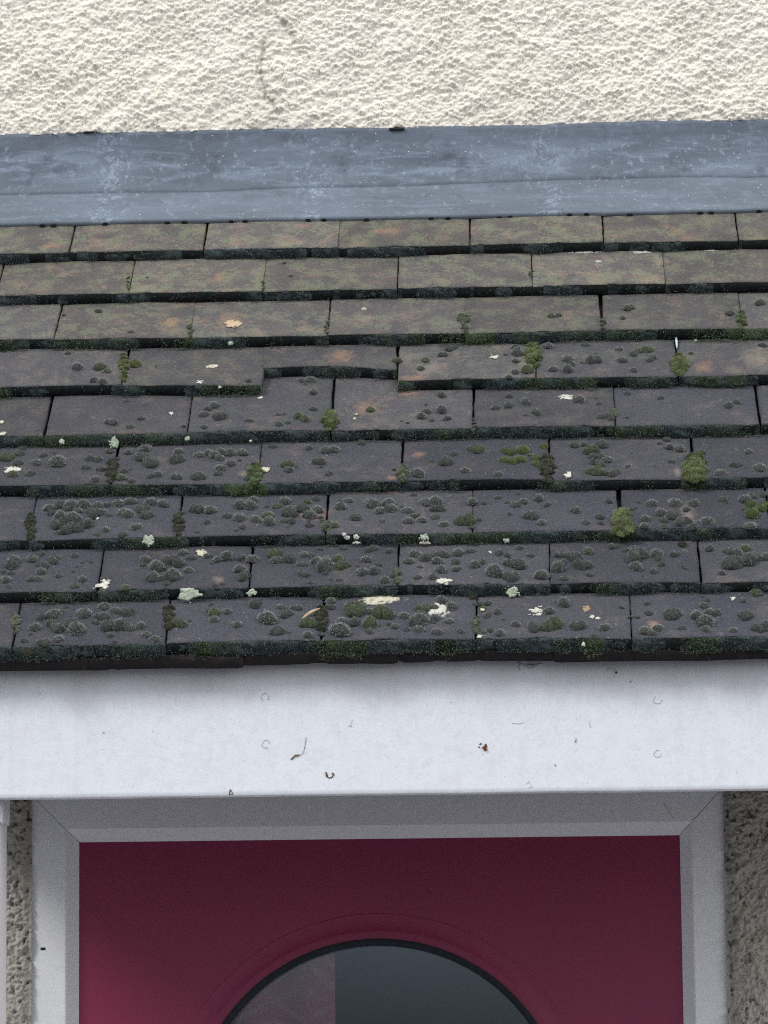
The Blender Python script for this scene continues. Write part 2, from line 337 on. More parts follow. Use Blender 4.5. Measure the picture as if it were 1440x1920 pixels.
tag(wall, 'cream roughcast house wall above the lead flashing and beside the red door', 'wall')

# ------------------------------------------------------------------ porch canopy: tiles
canopy = empty('porch_canopy', (0, 0, 0))
tag(canopy, 'mossy clay tiled porch canopy with white fascia over the red door', 'porch canopy')
JP = [
 [(129, 472, 5), (381, 467, 5), (633.5, 463, 2), (881, 457, 2.4), (1132, 453, 4), (1385, 449, 4)],
 [(241, 549, 1.2), (492, 545, 1.2), (745, 540, 3), (998, 535, 1), (1248, 531, .8)],
 [(100, 634, 2), (355, 632, 2), (614, 627, 1.2), (871.5, 624, .9), (1130, 617, 4), (1392, 615, 3.5)],
 [(227, 721, 2), (490, 720, 2), (745, 711, 1.5), (1005, 707, 1.5), (1272, 704, 6)],
 [(82, 815, 8), (351, 810, 3), (620, 805, 7), (887, 800, 2), (1154, 798, 3), (1426, 794, 7)],
 [(207, 907, 5), (482, 905, 5), (752, 900, 3.5), (1030, 897, 3), (1302, 895, 9)],
 [(52, 1012, 5), (332, 1005, 3), (610, 1000, 4), (886, 997, 2.5), (1165, 992, 10)],
 [(182, 1107, 6), (467, 1100, 4), (745, 1095, 2.5), (1031, 1092, 1.2), (1315, 1090, 6)],
 [(22, 1212, 6), (310, 1205, 3), (602, 1199, 3.5), (892, 1197, 4), (1185, 1195, 3.5)]]
O3 = np.zeros(3); VERGE = -.664                 # left end of the canopy, just outside the picture
ROWS = []                                     # per course: list of (u, s, gap in metres)
for k, row in enumerate(JP):
    J = []
    for px, py, gp in row:
        P = at_plane(px, py, O3, N_DIR); J.append((P[0], float(P @ S_DIR), gp / 1620.0 * .8))
    w_ = (J[-1][0] - J[0][0]) / (len(J) - 1); ds = (J[-1][1] - J[0][1]) / (len(J) - 1) * .3
    for q in range(2): J.insert(0, (J[0][0] - w_, J[0][1] - ds, .002))
    for q in range(2 if len(row) > 5 else 3): J.append((J[-1][0] + w_, J[-1][1] + ds, .002))
    ROWS.append(J)
def tile_mesh(name, wd, L, seed, tail=None, t=TH, eaves=False):
    b = .0011
    us = np.concatenate([[-wd / 2] * 3, np.linspace(-wd / 2 + b, wd / 2 - b, 30), [wd / 2] * 3])
    dsx = np.concatenate([[0, 0, 0], np.linspace(b, .125, 17), np.linspace(.15, L - b, 4), [L] * 3])
    nu, nd = len(us), len(dsx); dep = np.array([1, .5, .09] + [0] * 40)
    du = np.minimum(np.arange(nu), nu - 1 - np.arange(nu)); dd = np.minimum(np.arange(nd), nd - 1 - np.arange(nd))
    D, U = np.meshgrid(dsx, us, indexing='ij'); dp = np.maximum(dep[du][None, :], dep[dd][:, None])
    off = (fbm(U * 45, U * 0, seed, 3) - .5) * .0022 + np.where(vn(U * 70, U * 0, seed + 5) > .84, .0022, 0) + .0035 * np.clip(1 - (wd / 2 - np.abs(U)) / .006, 0, 1) * (_T[seed & 255, (U > 0).astype(int)] ** 3)
    if tail is not None: off = off + np.interp(U / wd + .5, [a for a, _ in tail], [c for _, c in tail])
    D2 = np.where(D < .13, D + off * (1 - D / .13), D)
    side = np.where(np.abs(U) > wd / 2 - b * .5, (vn(D2 * 120, U * 0, seed + 8) - .5) * .0012 * np.sign(-U), 0)
    H = -t * dp + (fbm(U * 40, D2 * 40, seed + 1) - .5) * .0011 * (dp < .3) - .0010 * (2 * U / wd) ** 2 - .0006 * ((D2 - .1) / .1) ** 2 * 0
    H = H + np.where((dp > .3) & (dp < .9), (vn(U * 200, D2 * 300, seed) - .5) * .001, 0)
    V = np.stack([U + side, D2, H], -1).reshape(-1, 3); F = grid_faces(nd, nu)
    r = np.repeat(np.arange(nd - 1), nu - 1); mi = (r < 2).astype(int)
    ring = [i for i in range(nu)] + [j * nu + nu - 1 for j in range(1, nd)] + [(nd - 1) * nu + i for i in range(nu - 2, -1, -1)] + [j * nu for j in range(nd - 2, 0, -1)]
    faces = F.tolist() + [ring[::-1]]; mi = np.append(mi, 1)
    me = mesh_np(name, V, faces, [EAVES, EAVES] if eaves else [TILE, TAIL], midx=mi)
    return me
COURSE = [1.0, .88, .62, .30, .16, .07, .03, .02, .06]
TILES = []                                    # (row, order, u0, u1, s0, s1, object)
for k, J in enumerate(ROWS):
    nvis = 0
    for i in range(len(J) - 1):
        (u0, s0, g0), (u1, s1, g1) = J[i], J[i + 1]
        a, b_ = max(u0 + g0 / 2, VERGE + .003 * (k % 2)), u1 - g1 / 2; wd = b_ - a
        if wd < .02: continue
        js = rng.normal(0, .0007)
        broken = (k == 3 and abs(u0 - at_plane(490, 720, O3, N_DIR)[0]) < .01)
        tl = [(0, .0455), (.25, .0455), (.55, .044), (.75, .037), (.9, .031), (1, .029)] if broken else None
        me = tile_mesh('tile', wd, .262, k * 31 + i * 7 + 2, tl)
        ang = math.atan2(s1 - s0, u1 - u0)
        R = R_TILE @ Matrix.Rotation(ang, 3, 'Z') @ Matrix.Rotation(rng.normal(0, .0035), 3, 'Y')
        o = link('tile', me, canopy, frame_mw(roof((a + b_) / 2, (s0 + s1) / 2 + js, rng.uniform(0, .0006)), R))
        o['course'] = float(np.clip(COURSE[k] + rng.normal(0, .06), 0, 1)); o['variation'] = float(rng.random())
        if broken: o['label'] = 'broken tile with its lower half missing along a curved edge'
        TILES.append((k, i, max(u0, VERGE), u1, s0, s1, o))
ns = ROWS[8]
for i in range(len(ns) - 1):                  # undercourse at the eaves
    um = (ns[i][0] + ns[i + 1][0]) / 2; u2 = um + .1665
    if um < VERGE: continue
    P = roof((um + u2) / 2, ns[i][1] - .0035 + rng.normal(0, .0008), -TH - .0012)
    o = link('eaves_tile', tile_mesh('eaves_tile', .1672, .19, 700 + i, t=.0135, eaves=True), canopy, frame_mw(P, R_TILE)); o['course'] = .1; o['variation'] = .4
# the timber under the tiles
d0, d1 = roof(0, .06, -.052), roof(0, .99, -.052)
deck = np.array([[x, p[1], p[2]] for p in (d0, d1, d1 - [0, 0, .012], d0 - [0, 0, .012]) for x in (VERGE + .02, .72)])
link('roof_board', mesh_np('roof_board', deck, [(0, 1, 3, 2), (2, 3, 5, 4), (4, 5, 7, 6), (6, 7, 1, 0), (0, 2, 4, 6), (1, 7, 5, 3)], DARKWOOD, smooth=False), canopy)
YF = .040; FZ0 = float((at_y(0, 1497.5, YF)[2] + at_y(1440, 1480.5, YF)[2]) / 2)
fx = np.concatenate([np.linspace(VERGE + .012, .74, 220)]); fz = np.array([FZ0, FZ0, FZ0 + .0012] + list(np.linspace(FZ0 + .006, -.006, 18)) + [-.004])
fy = np.array([YF + .021, YF + .0012, YF] + [YF] * 19)
X, Z = np.meshgrid(fx, fz); Y = np.repeat(fy[:, None], len(fx), 1) - (fbm(X * 6, Z * 14, 3, 3) - .5) * .0012 - (fbm(X * 60, Z * 60, 8, 2) - .5) * .0002
Z = Z + np.where(Z < FZ0 + .002, (fbm(X * 18, X * 0, 4) - .5) * .0008, 0)
fascia = link('fascia', mesh_np('fascia', np.stack([X, Y, Z], -1).reshape(-1, 3), grid_faces(len(fz), len(fx)), FASCIA), canopy)
link('soffit', box_mesh('soffit', VERGE + .035, .74, YF + .022, YW - .012, -.112, -.100, DARKWOOD), canopy)
for sx in (VERGE + .013, .72):                # triangular end boards under the verge
    e0, e1 = roof(0, .075, -.066), roof(0, .93, -.066)
    V = [(x, y, z) for x in (sx, sx + .02) for y, z in ((YF + .022, -.112), (YW - .012, -.112), (YW - .012, e1[2] - .01), (YF + .022, e0[2] - .012))]
    link('end_board', mesh_np('end_board', V, [(0, 1, 2, 3), (7, 6, 5, 4), (0, 4, 5, 1), (1, 5, 6, 2), (2, 6, 7, 3), (3, 7, 4, 0)], FASCIA, smooth=False), canopy)

# ------------------------------------------------------------------ lead flashing
LB_PX = [(-250, 428), (0, 421.5), (180, 417.5), (350, 413.5), (540, 411), (720, 408), (860, 406), (1000, 402), (1200, 399), (1320, 396), (1440, 393), (1700, 388)]
T1 = roof(0, ROWS[0][4][1], .0)
LB = []
for a, b_ in LB_PX:
    P = at_plane(a, b_, T1 + TN * .0035, TN); LB.append((P[0], float((P - T1) @ D_DIR)))
LB = np.array(LB)
xs = np.linspace(VERGE - .012, .74, 560); dl = np.interp(xs, LB[:, 0], LB[:, 1]) + (fbm(xs * 30, xs * 0, 6) - .5) * .002
lt = lead_top(xs) + (fbm(xs * 25, xs * 0, 12) - .5) * .003
prof = []; ZB = at_y(720, 345, YW)[2] + .004 * np.sin(xs * 5) + (fbm(xs * 7, xs * 0, 23) - .5) * .010 + (fbm(xs * 60, xs * 0, 24, 2) - .5) * .0015
yc = YW - .004
for j, (d_, h_) in enumerate([(0, -.0008), (-.0006, .0015), (0, .0050), (.0025, .0056)]): prof.append([(T1 + D_DIR * (dl[i] + d_) + TN * (h_ + .0008)) for i in range(len(xs))])
for q in np.linspace(.08, 1, 14):
    r_ = []
    for i in range(len(xs)):
        A = T1 + D_DIR * (dl[i] + .0025) + TN * .0064; B = np.array([0, yc - .004, ZB[i] - .002])
        r_.append(A + (B - A) * q)
    prof.append(r_)
prof.append([np.array([0, yc - .0042, ZB[i] - .0030]) for i in range(len(xs))]); prof.append([np.array([0, yc - .0045, ZB[i] - .0024]) for i in range(len(xs))])
for q in np.linspace(.04, 1, 18):
    r_ = []
    for i in range(len(xs)):
        z0 = ZB[i] - .001; r_.append(np.array([0, yc - .0046 * (1 - q) ** 3, z0 + (lt[i] - z0) * q]))
    prof.append(r_)
prof.append([np.array([0, yc + .002, lt[i] + .0012]) for i in range(len(xs))]); prof.append([np.array([0, yc + .020, lt[i] + .0012]) for i in range(len(xs))])
V = np.array(prof); V[:, :, 0] = xs[None, :]
wv = (fbm(V[:, :, 0] * 9, V[:, :, 2] * 22, 14, 4) - .5) * .0060 + (fbm(V[:, :, 0] * 3, V[:, :, 2] * 60, 19, 3) - .5) * .0025
wt = np.concatenate([np.full(4, .12), np.linspace(.15, .5, 14), [.5, .5], np.linspace(.5, 1, 16), [.8, .5], [.4, 0]])[:, None]
V[:, :, 1] -= np.clip(wv, -.0025, .004) * wt
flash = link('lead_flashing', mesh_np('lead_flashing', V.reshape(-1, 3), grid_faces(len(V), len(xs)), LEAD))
tag(flash, 'blue-grey lead flashing strip between cream wall and top tile course', 'flashing')
def quadpatch(name, px, py, wpx, hpx, y, mat, th=.002):
    A = at_y(px, py, y); w_ = wpx / 1500 / 2; h_ = hpx / 1500 / 2
    return box_mesh(name, A[0] - w_, A[0] + w_, y - th, y + th, A[2] - h_, A[2] + h_, mat, min(h_, th) * .5)
link('dark_strip', quadpatch('dark_strip', 744, 242, 30, 5, YW - .006, SILL), flash)  # solid dark strips set at the top edge of the lead
link('dark_strip', quadpatch('dark_strip', 166, 248, 18, 3, YW - .005, SILL), flash)
# small dark nubs on the top course along the lead edge
for k, i, u0, u1, s0, s1, o in [t for t in TILES if t[0] == 0]:
    wd = u1 - u0
    for fr in (-.30, -.20, .26, .36) if i % 2 else (-.27, .22, .33):
        u = fr * wd + random.uniform(-.004, .004); xw = (u0 + u1) / 2 + u; dd = float(np.interp(xw, LB[:, 0], LB[:, 1]))
        me = box_mesh('dark_nub', -.0032, .0032, -.0020, .006, -.001, .0030, TAIL, .0010)
        link('dark_nub', me, o, Matrix.Translation((u, dd - .0012, 0)))

# ------------------------------------------------------------------ fascia marks
def polyline_mesh(name, P, r, mat, seg=5):
    P = [np.array(p) for p in P]; V = []; F = []
    for i, p in enumerate(P):
        t = P[min(i + 1, len(P) - 1)] - P[max(i - 1, 0)]; t = t / (np.linalg.norm(t) + 1e-9)
        a = np.cross(t, [0, 1, 0.01]); a /= np.linalg.norm(a) + 1e-9; b = np.cross(t, a); rr = r[i] if hasattr(r, '__len__') else r
        for q in range(seg):
            th = 2 * math.pi * q / seg; V.append(p + rr * (math.cos(th) * a + math.sin(th) * b))
    for i in range(len(P) - 1):
        for q in range(seg): F.append((i * seg + q, i * seg + (q + 1) % seg, (i + 1) * seg + (q + 1) % seg, (i + 1) * seg + q))
    F.append(tuple(range(seg))[::-1]); F.append(tuple((len(P) - 1) * seg + q for q in range(seg)))
    return mesh_np(name, V, F, mat)
def fpt(x, y, off=-.0004): return at_y(x, y, YF + off)
def fline(name, pts, rpx, mat): return link(name, polyline_mesh(name, [fpt(*p) for p in pts], rpx / 1720, mat), fascia)
for cx, cy, R_ in ((499, 1395, 7.5), (497, 1307, 7), (1233, 1312, 7.5), (1233, 1413, 6.5)):
    pts = [(cx + R_ * math.cos(t) * (1 + .12 * math.sin(3 * t)), cy + R_ * math.sin(t)) for t in np.linspace(cx % 3, cx % 3 + 4.2 + cy % 2, 16)]
    fline('nail_plug', pts, .38, INK)
fline('paint_crack', [(545, 1424), (552, 1417), (562, 1416), (569, 1412), (572, 1398), (574, 1382)], .35, CHIP)
for pts, r, mt in (([(546, 1424), (553, 1417), (561, 1416)], 1.5, CHIP), ([(611, 1447), (612, 1454), (617, 1459), (623, 1457), (626, 1450)], 1.2, CHIP), ([(612, 1450), (613, 1456)], 2, CHIP), ([(623, 1449), (626, 1454)], 1.6, CHIP),
                   ([(432, 1480), (437, 1489), (430, 1490), (431, 1481)], .9, CHIP), ([(899, 1396), (903, 1394)], 1.2, RUST), ([(906, 1400), (909, 1404), (912, 1407)], 3.2, RUST), ([(910, 1395), (912, 1401)], 2.0, RUST), ([(897, 1400), (900, 1402)], 1.0, RUST),
                   ([(1138, 1258), (1144, 1253), (1150, 1254), (1156, 1261)], .9, INK), ([(1154, 1260), (1157, 1262)], 2.1, GRIT), ([(1182, 1278), (1183, 1278)], 1.6, GRIT), ([(845, 1316), (846, 1317)], 1.2, INK), ([(75, 1300), (76, 1300)], 1.3, INK), ([(193, 1373), (195, 1374)], 1.4, INK),
                   ([(1080, 1384), (1079, 1392)], 1, INK), ([(1040, 1432), (1042, 1436)], 1.2, INK)):
    fline('paint_chip', pts, r, mt)
for pts in ([(960, 1356), (972, 1357), (983, 1354)], [(653, 1361), (660, 1362)], [(987, 1470), (992, 1465), (999, 1476), (990, 1477)], [(660, 1350), (657, 1362)], [(1105, 1352), (1107, 1364)]):
    fline('paint_crack', pts, .34, INK)
web = empty('cobweb', tuple(fpt(995, 1246)))
for pts in ([(968, 1241), (985, 1247), (1000, 1246), (1018, 1243)], [(985, 1247), (995, 1253), (1010, 1244)], [(990, 1244), (1002, 1249)], [(975, 1244), (972, 1252), (976, 1258)]):
    o = link('strand', polyline_mesh('strand', [fpt(a, b_, -.003) - fpt(995, 1246) for a, b_ in pts], .45 / 1720, WEB), web)
tag(web, 'wispy dark cobweb hanging under the eaves on the white fascia', 'cobweb')

# ------------------------------------------------------------------ front door
door = empty('front_door', (float((OPX0 + OPX1) / 2), YW, -2.28))
tag(door, 'red front door with round-topped dark glass in a white frame', 'door')
DM = Matrix.Translation(-Vector(door.location))
def dlink(name, me, parent=door): return link(name, me, parent, DM if parent is door else None)
YFR = YW + .002
frame_e = bpy.data.objects.new('door_frame', None); COL.objects.link(frame_e); frame_e.parent = door; frame_e.matrix_basis = DM
def member(name, corners_out, corners_in, mid):
    # profile: outer back, outer front, step front, bevel to inner edge, inner back
    V = []
    for o_, i_ in zip(corners_out, corners_in):
        for f, y in ((0, YFR + .06), (0, YFR + .0015), (.02, YFR), (.74, YFR), (.77, YFR + .001), (1, YFR + .015), (1, YFR + .06)):
            V.append((o_[0] + (i_[0] - o_[0]) * f, y, o_[1] + (i_[1] - o_[1]) * f))
    F = [(j, j + 1, j + 8, j + 7) for j in range(6)] + [(0, 7, 13, 6), (0, 1, 2, 3, 4, 5, 6), (7, 8, 9, 10, 11, 12, 13)]
    me = mesh_np(name, V, F, UPVC, smooth=False); return link(name, me, frame_e)
e = .0004; OL, OR_, OT = fr_l, fr_r, FRZ
member('head', [(OL + e, OT), (OR_ - e, OT)], [(OPX0 + e, OPZ), (OPX1 - e, OPZ)], 0)
member('jamb', [(OL, -2.27), (OL, OT - e)], [(OPX0, -2.27), (OPX0, OPZ - e)], 0)
member('jamb', [(OR_, OT - e), (OR_, -2.27)], [(OPX1, OPZ - e), (OPX1, -2.27)], 0)
def yp(x, y, off): P = at_y(x, y, YFR + off); return P
for pts in ([(1265, 1558), (1270, 1548), (1262, 1533), (1252, 1518), (1245, 1506)], [(1268, 1560), (1269, 1553)]): link('crack', polyline_mesh('crack', [yp(a, b_, .0 if b_ < 1548 else .012) for a, b_ in pts], .5 / 1500, INK), frame_e)
link('scuff', quadpatch('scuff', 80.5, 1779, 9, 5, YFR, SEAL, .0006), frame_e)
YL = YFR + .016
gc = at_y(711.5, 2119.6, YL); GR = 349.6 / (FPX / np.linalg.norm(gc - CAM)) ; GC = (gc[0], gc[2])
def annulus(name, prof, mat, n=96, smooth=True):
    V = []; F = []
    for a in np.linspace(0, 2 * math.pi, n, endpoint=False):
        for r_, y in prof: V.append((GC[0] + r_ * math.sin(a), y, GC[1] + r_ * math.cos(a)))
    m = len(prof)
    for i in range(n):
        for j in range(m - 1): F.append((i * m + j, i * m + j + 1, ((i + 1) % n) * m + j + 1, ((i + 1) % n) * m + j))
    return mesh_np(name, V, F, mat, smooth=smooth)
# leaf: a sheet with a round hole
n = 128; V = []; F = []
LX0, LX1, LZ0, LZ1 = OPX0 - .004, OPX1 + .004, -2.26, OPZ + .004
for a in np.linspace(0, 2 * math.pi, n, endpoint=False):
    dx, dz = math.sin(a), math.cos(a); V.append((GC[0] + GR * dx, YL, GC[1] + GR * dz))
    t = min((LX1 - GC[0]) / dx if dx > 1e-9 else (LX0 - GC[0]) / dx if dx < -1e-9 else 9, (LZ1 - GC[1]) / dz if dz > 1e-9 else (LZ0 - GC[1]) / dz if dz < -1e-9 else 9)
    V.append((GC[0] + t * dx, YL, GC[1] + t * dz))
for i in range(n): j = (i + 1) % n; F.append((2 * i, 2 * i + 1, 2 * j + 1, 2 * j))
i0 = len(V); V += [(LX0, YL, LZ0), (LX1, YL, LZ0), (LX1, YL, LZ1), (LX0, YL, LZ1)]
def nearest_pair(cx, cz):
    best = None
    for i in range(n):
        j = (i + 1) % n; A, B = V[2 * i + 1], V[2 * j + 1]
        if (abs(A[0] - cx) < 1e-6) != (abs(B[0] - cx) < 1e-6) and (abs(A[2] - cz) < 1e-6) != (abs(B[2] - cz) < 1e-6) and (abs(A[0] - cx) < 1e-6 or abs(A[2] - cz) < 1e-6): best = (2 * i + 1, 2 * j + 1)
    return best
for q, (cx, cz) in enumerate(((LX0, LZ0), (LX1, LZ0), (LX1, LZ1), (LX0, LZ1))):
    pr = nearest_pair(cx, cz)
    if pr: F.append((pr[0], i0 + q, pr[1]))
leaf = dlink('door_leaf', mesh_np('door_leaf', V, F, RED, smooth=False))
link('moulding', annulus('moulding', [(GR + .034, YL + .0003), (GR + .0337, YL - .0005), (GR + .0331, YL - .0007), (GR + .0325, YL - .0006), (GR + .0125, YL - .0006), (GR + .0120, YL - .0009), (GR + .011, YL - .0010), (GR + .0025, YL - .0009), (GR - .0005, YL - .001), (GR - .0005, YL + .02)], RED), leaf)
link('glazing_seal', annulus('glazing_seal', [(GR + .002, YL - .0025), (GR - .002, YL - .004), (GR - .0060, YL - .001), (GR - .0068, YL + .006), (GR - .007, YL + .02)], SEAL), leaf)
V = [(GC[0] + (GR - .003) * math.sin(a), YL + .006, GC[1] + (GR - .003) * math.cos(a)) for a in np.linspace(0, 2 * math.pi, 96, endpoint=False)]
link('glass_pane', mesh_np('glass_pane', V, [tuple(range(96))], GLASS, smooth=False), leaf)
link('glass_pane', mesh_np('glass_pane', [(a, b_ + .018, c) for a, b_, c in V], [tuple(range(96))], GLASS, smooth=False), leaf)
# hall behind the glass
HX0, HX1 = OPX0 - .05, OPX1 + .35
hall = mesh_np('hallway', [(HX0, YL + .08, -2.28), (HX1, YL + .08, -2.28), (HX1, YL + .08, .2), (HX0, YL + .08, .2), (HX0, YL + 2.6, -2.28), (HX1, YL + 2.6, -2.28), (HX1, YL + 2.6, .2), (HX0, YL + 2.6, .2)], [(0, 4, 7, 3), (1, 2, 6, 5), (4, 5, 6, 7), (3, 7, 6, 2), (0, 1, 5, 4)], HALL, smooth=False)
tag(link('hallway', hall), kind='structure')
cx1 = at_y(628, 1850, YL + .05)[0]; xs_ = np.linspace(cx1 - .42, cx1, 90); zs_ = np.linspace(-1.6, -.18, 12)
X, Z = np.meshgrid(xs_, zs_); Y = YL + .05 + .006 * np.sin(X * 75 + Z * 2)
tag(link('curtain', mesh_np('curtain', np.stack([X, Y, Z], -1).reshape(-1, 3), grid_faces(12, 90), CURT)), 'mauve damask curtain seen through the left side of the round glass', 'curtain')
# white post at the left edge
A = at_y(6.5, 1560, .10)
po = link('support_post', box_mesh('support_post', A[0] - .07, A[0], .07, .13, -2.28, -.112, POST, .003), canopy)
link('post_collar', box_mesh('post_collar', A[0] - .073, A[0] + .003, .067, .133, at_y(0, 1550, .1)[2], -.115, POST, .003), canopy)

# ------------------------------------------------------------------ moss and lichen
def tail_s(k, u):
    J = ROWS[k]; return float(np.interp(u, [j[0] for j in J], [j[1] for j in J]))
def on_tiles(px, py):
    """tile course, point, distance up the tile for a spot on the roof"""
    for k in range(9):
        s = k and ROWS[k][3][1] or ROWS[0][3][1]
        P = at_plane(px, py, roof(0, s), TN)
        s = tail_s(k, P[0]); P = at_plane(px, py, roof(0, s), TN); d = float((P - roof(0, s)) @ D_DIR)
        lim = -.0022 if k < 8 else -.02
        if k == 3 and 490 < px < 745: lim = .036
        if d >= lim: return k, P, d
    return 8, P, d
ORD = ['first', 'second', 'third', 'fourth', 'fifth', 'sixth', 'seventh', 'eighth', 'ninth']
def tile_no(k, u):
    left = at_plane(0, JP[k][0][1], O3, N_DIR)[0]; J = [j[0] for j in ROWS[k] if j[0] > left + .01]
    return ORD[min(8, sum(1 for j in J if j < u))]
def course_word(k): return 'lowest course' if k == 8 else ORD[8 - k] + ' course from eaves'
def blades(P, N, L, W, jit, r):
    """triangles rooted at P, pointing along N"""
    n = len(P); d = N + r.normal(0, jit, (n, 3)); d /= np.linalg.norm(d, axis=1)[:, None] + 1e-9
    s = np.cross(d, r.normal(0, 1, (n, 3))); s /= np.linalg.norm(s, axis=1)[:, None] + 1e-9
    V = np.stack([P - s * W[:, None], P + s * W[:, None], P + d * L[:, None]], 1).reshape(-1, 3)
    return V, np.arange(3 * n).reshape(-1, 3)
PAL = {'g': ((.040, .046, .041), (.158, .170, .154), (.84, .88, .85)), 'o': ((.046, .056, .034), (.165, .190, .120), (.70, .76, .62)),
       'O': ((.050, .062, .024), (.185, .215, .095), (.52, .57, .36)), 'G': ((.040, .058, .022), (.15, .20, .085), (.44, .52, .34)), 'd': ((.028, .030, .020), (.085, .090, .062), (.30, .31, .25))}
def cushion_np(seed, pal, nb=480, nlat=7, nlon=16, hgt=.74, lobes=1, fine=1.0):
    """one moss cushion of unit radius: one dome, or a few domes grown into each other"""
    r = np.random.default_rng(seed); c0, c1, c2 = (np.array(c) for c in PAL[pal]); VV_, FF_, CC_ = [], [], []; off = 0
    ang = r.random() * 6.28
    for lb in range(lobes):
        if lobes == 1: ctr, rs = np.zeros(2), .90
        else:
            t = ang + 6.28 * lb / lobes + r.normal(0, .4); dd = .42 if lobes > 2 else .38
            ctr = np.array([math.cos(t), math.sin(t)]) * dd * r.uniform(.8, 1.2); rs = r.uniform(.46, .70)
        lob = r.random(6) * 6.28; el = r.uniform(.82, 1.18)
        def rad(th, ph): return 1 + .09 * np.sin(2 * th + lob[0]) * np.sin(ph) + .07 * np.sin(3 * th + lob[1]) + .06 * np.sin(5 * th + lob[2]) * np.sin(ph) + .05 * np.sin(7 * th + 5 * ph + lob[3])
        V = []; C = []; F = []
        for i in range(nlat):
            ph = (math.pi / 2 + .15) * i / (nlat - 1)
            for j in range(nlon):
                th = 2 * math.pi * j / nlon; R_ = rad(th, ph) * (1 + r.normal(0, .04)); V.append((R_ * math.sin(ph) * math.cos(th), R_ * math.sin(ph) * math.sin(th), hgt * R_ * math.cos(ph)))
                C.append((c0 * .85 + c1 * .15) * (.6 + .7 * r.random()))
        for i in range(nlat - 1):
            for j in range(nlon):
                a, b_ = i * nlon + j, i * nlon + (j + 1) % nlon; F += [(a, a + nlon, b_ + nlon), (a, b_ + nlon, b_)]
        n = int(nb * (rs ** 1.5 if lobes > 1 else 1)); ph = np.arccos(1 - r.random(n) * .98); th = r.random(n) * 6.28; R_ = rad(th, ph) * .98
        P = np.stack([R_ * np.sin(ph) * np.cos(th), R_ * np.sin(ph) * np.sin(th), hgt * R_ * np.cos(ph)], -1); N = np.stack([np.sin(ph) * np.cos(th), np.sin(ph) * np.sin(th), np.cos(ph) * 1.2], -1)
        L = r.uniform(.14, .36, n) * fine / rs ** .5; BV, BF = blades(P, N, L, r.uniform(.014, .032, n) * fine, .38, r)
        k = (.6 + .6 * r.random(n))[:, None]; BC = np.stack([c1 * k, c1 * k, c2 * k * (.5 + .7 * r.random((n, 1)))], 1).reshape(-1, 3)
        V = np.concatenate([np.array(V), BV]); V[:, 0] *= el; V[:, 1] /= el; V *= rs; V[:, 0] += ctr[0]; V[:, 1] += ctr[1]
        VV_.append(V); FF_.append(np.concatenate([np.array(F), BF + nlat * nlon]) + off); CC_.append(np.concatenate([np.array(C), BC])); off += len(V)
    return np.concatenate(VV_), np.concatenate(FF_), np.concatenate(CC_)
NVAR = 12
CUSH = {p: [cushion_np(i * 13 + ord(p), p, 620, 8, 18, hgt=.78 if i < 4 else 1.05, lobes=(1, 1, 1, 1, 2, 1, 2, 3, 4, 3, 2, 5)[i], fine=1.0 if i < 6 else .75) for i in range(NVAR)] for p in PAL}
CUSHM = {p: [mesh_np('moss_cushion', v, f, MOSS, c) for v, f, c in CUSH[p]] for p in PAL}
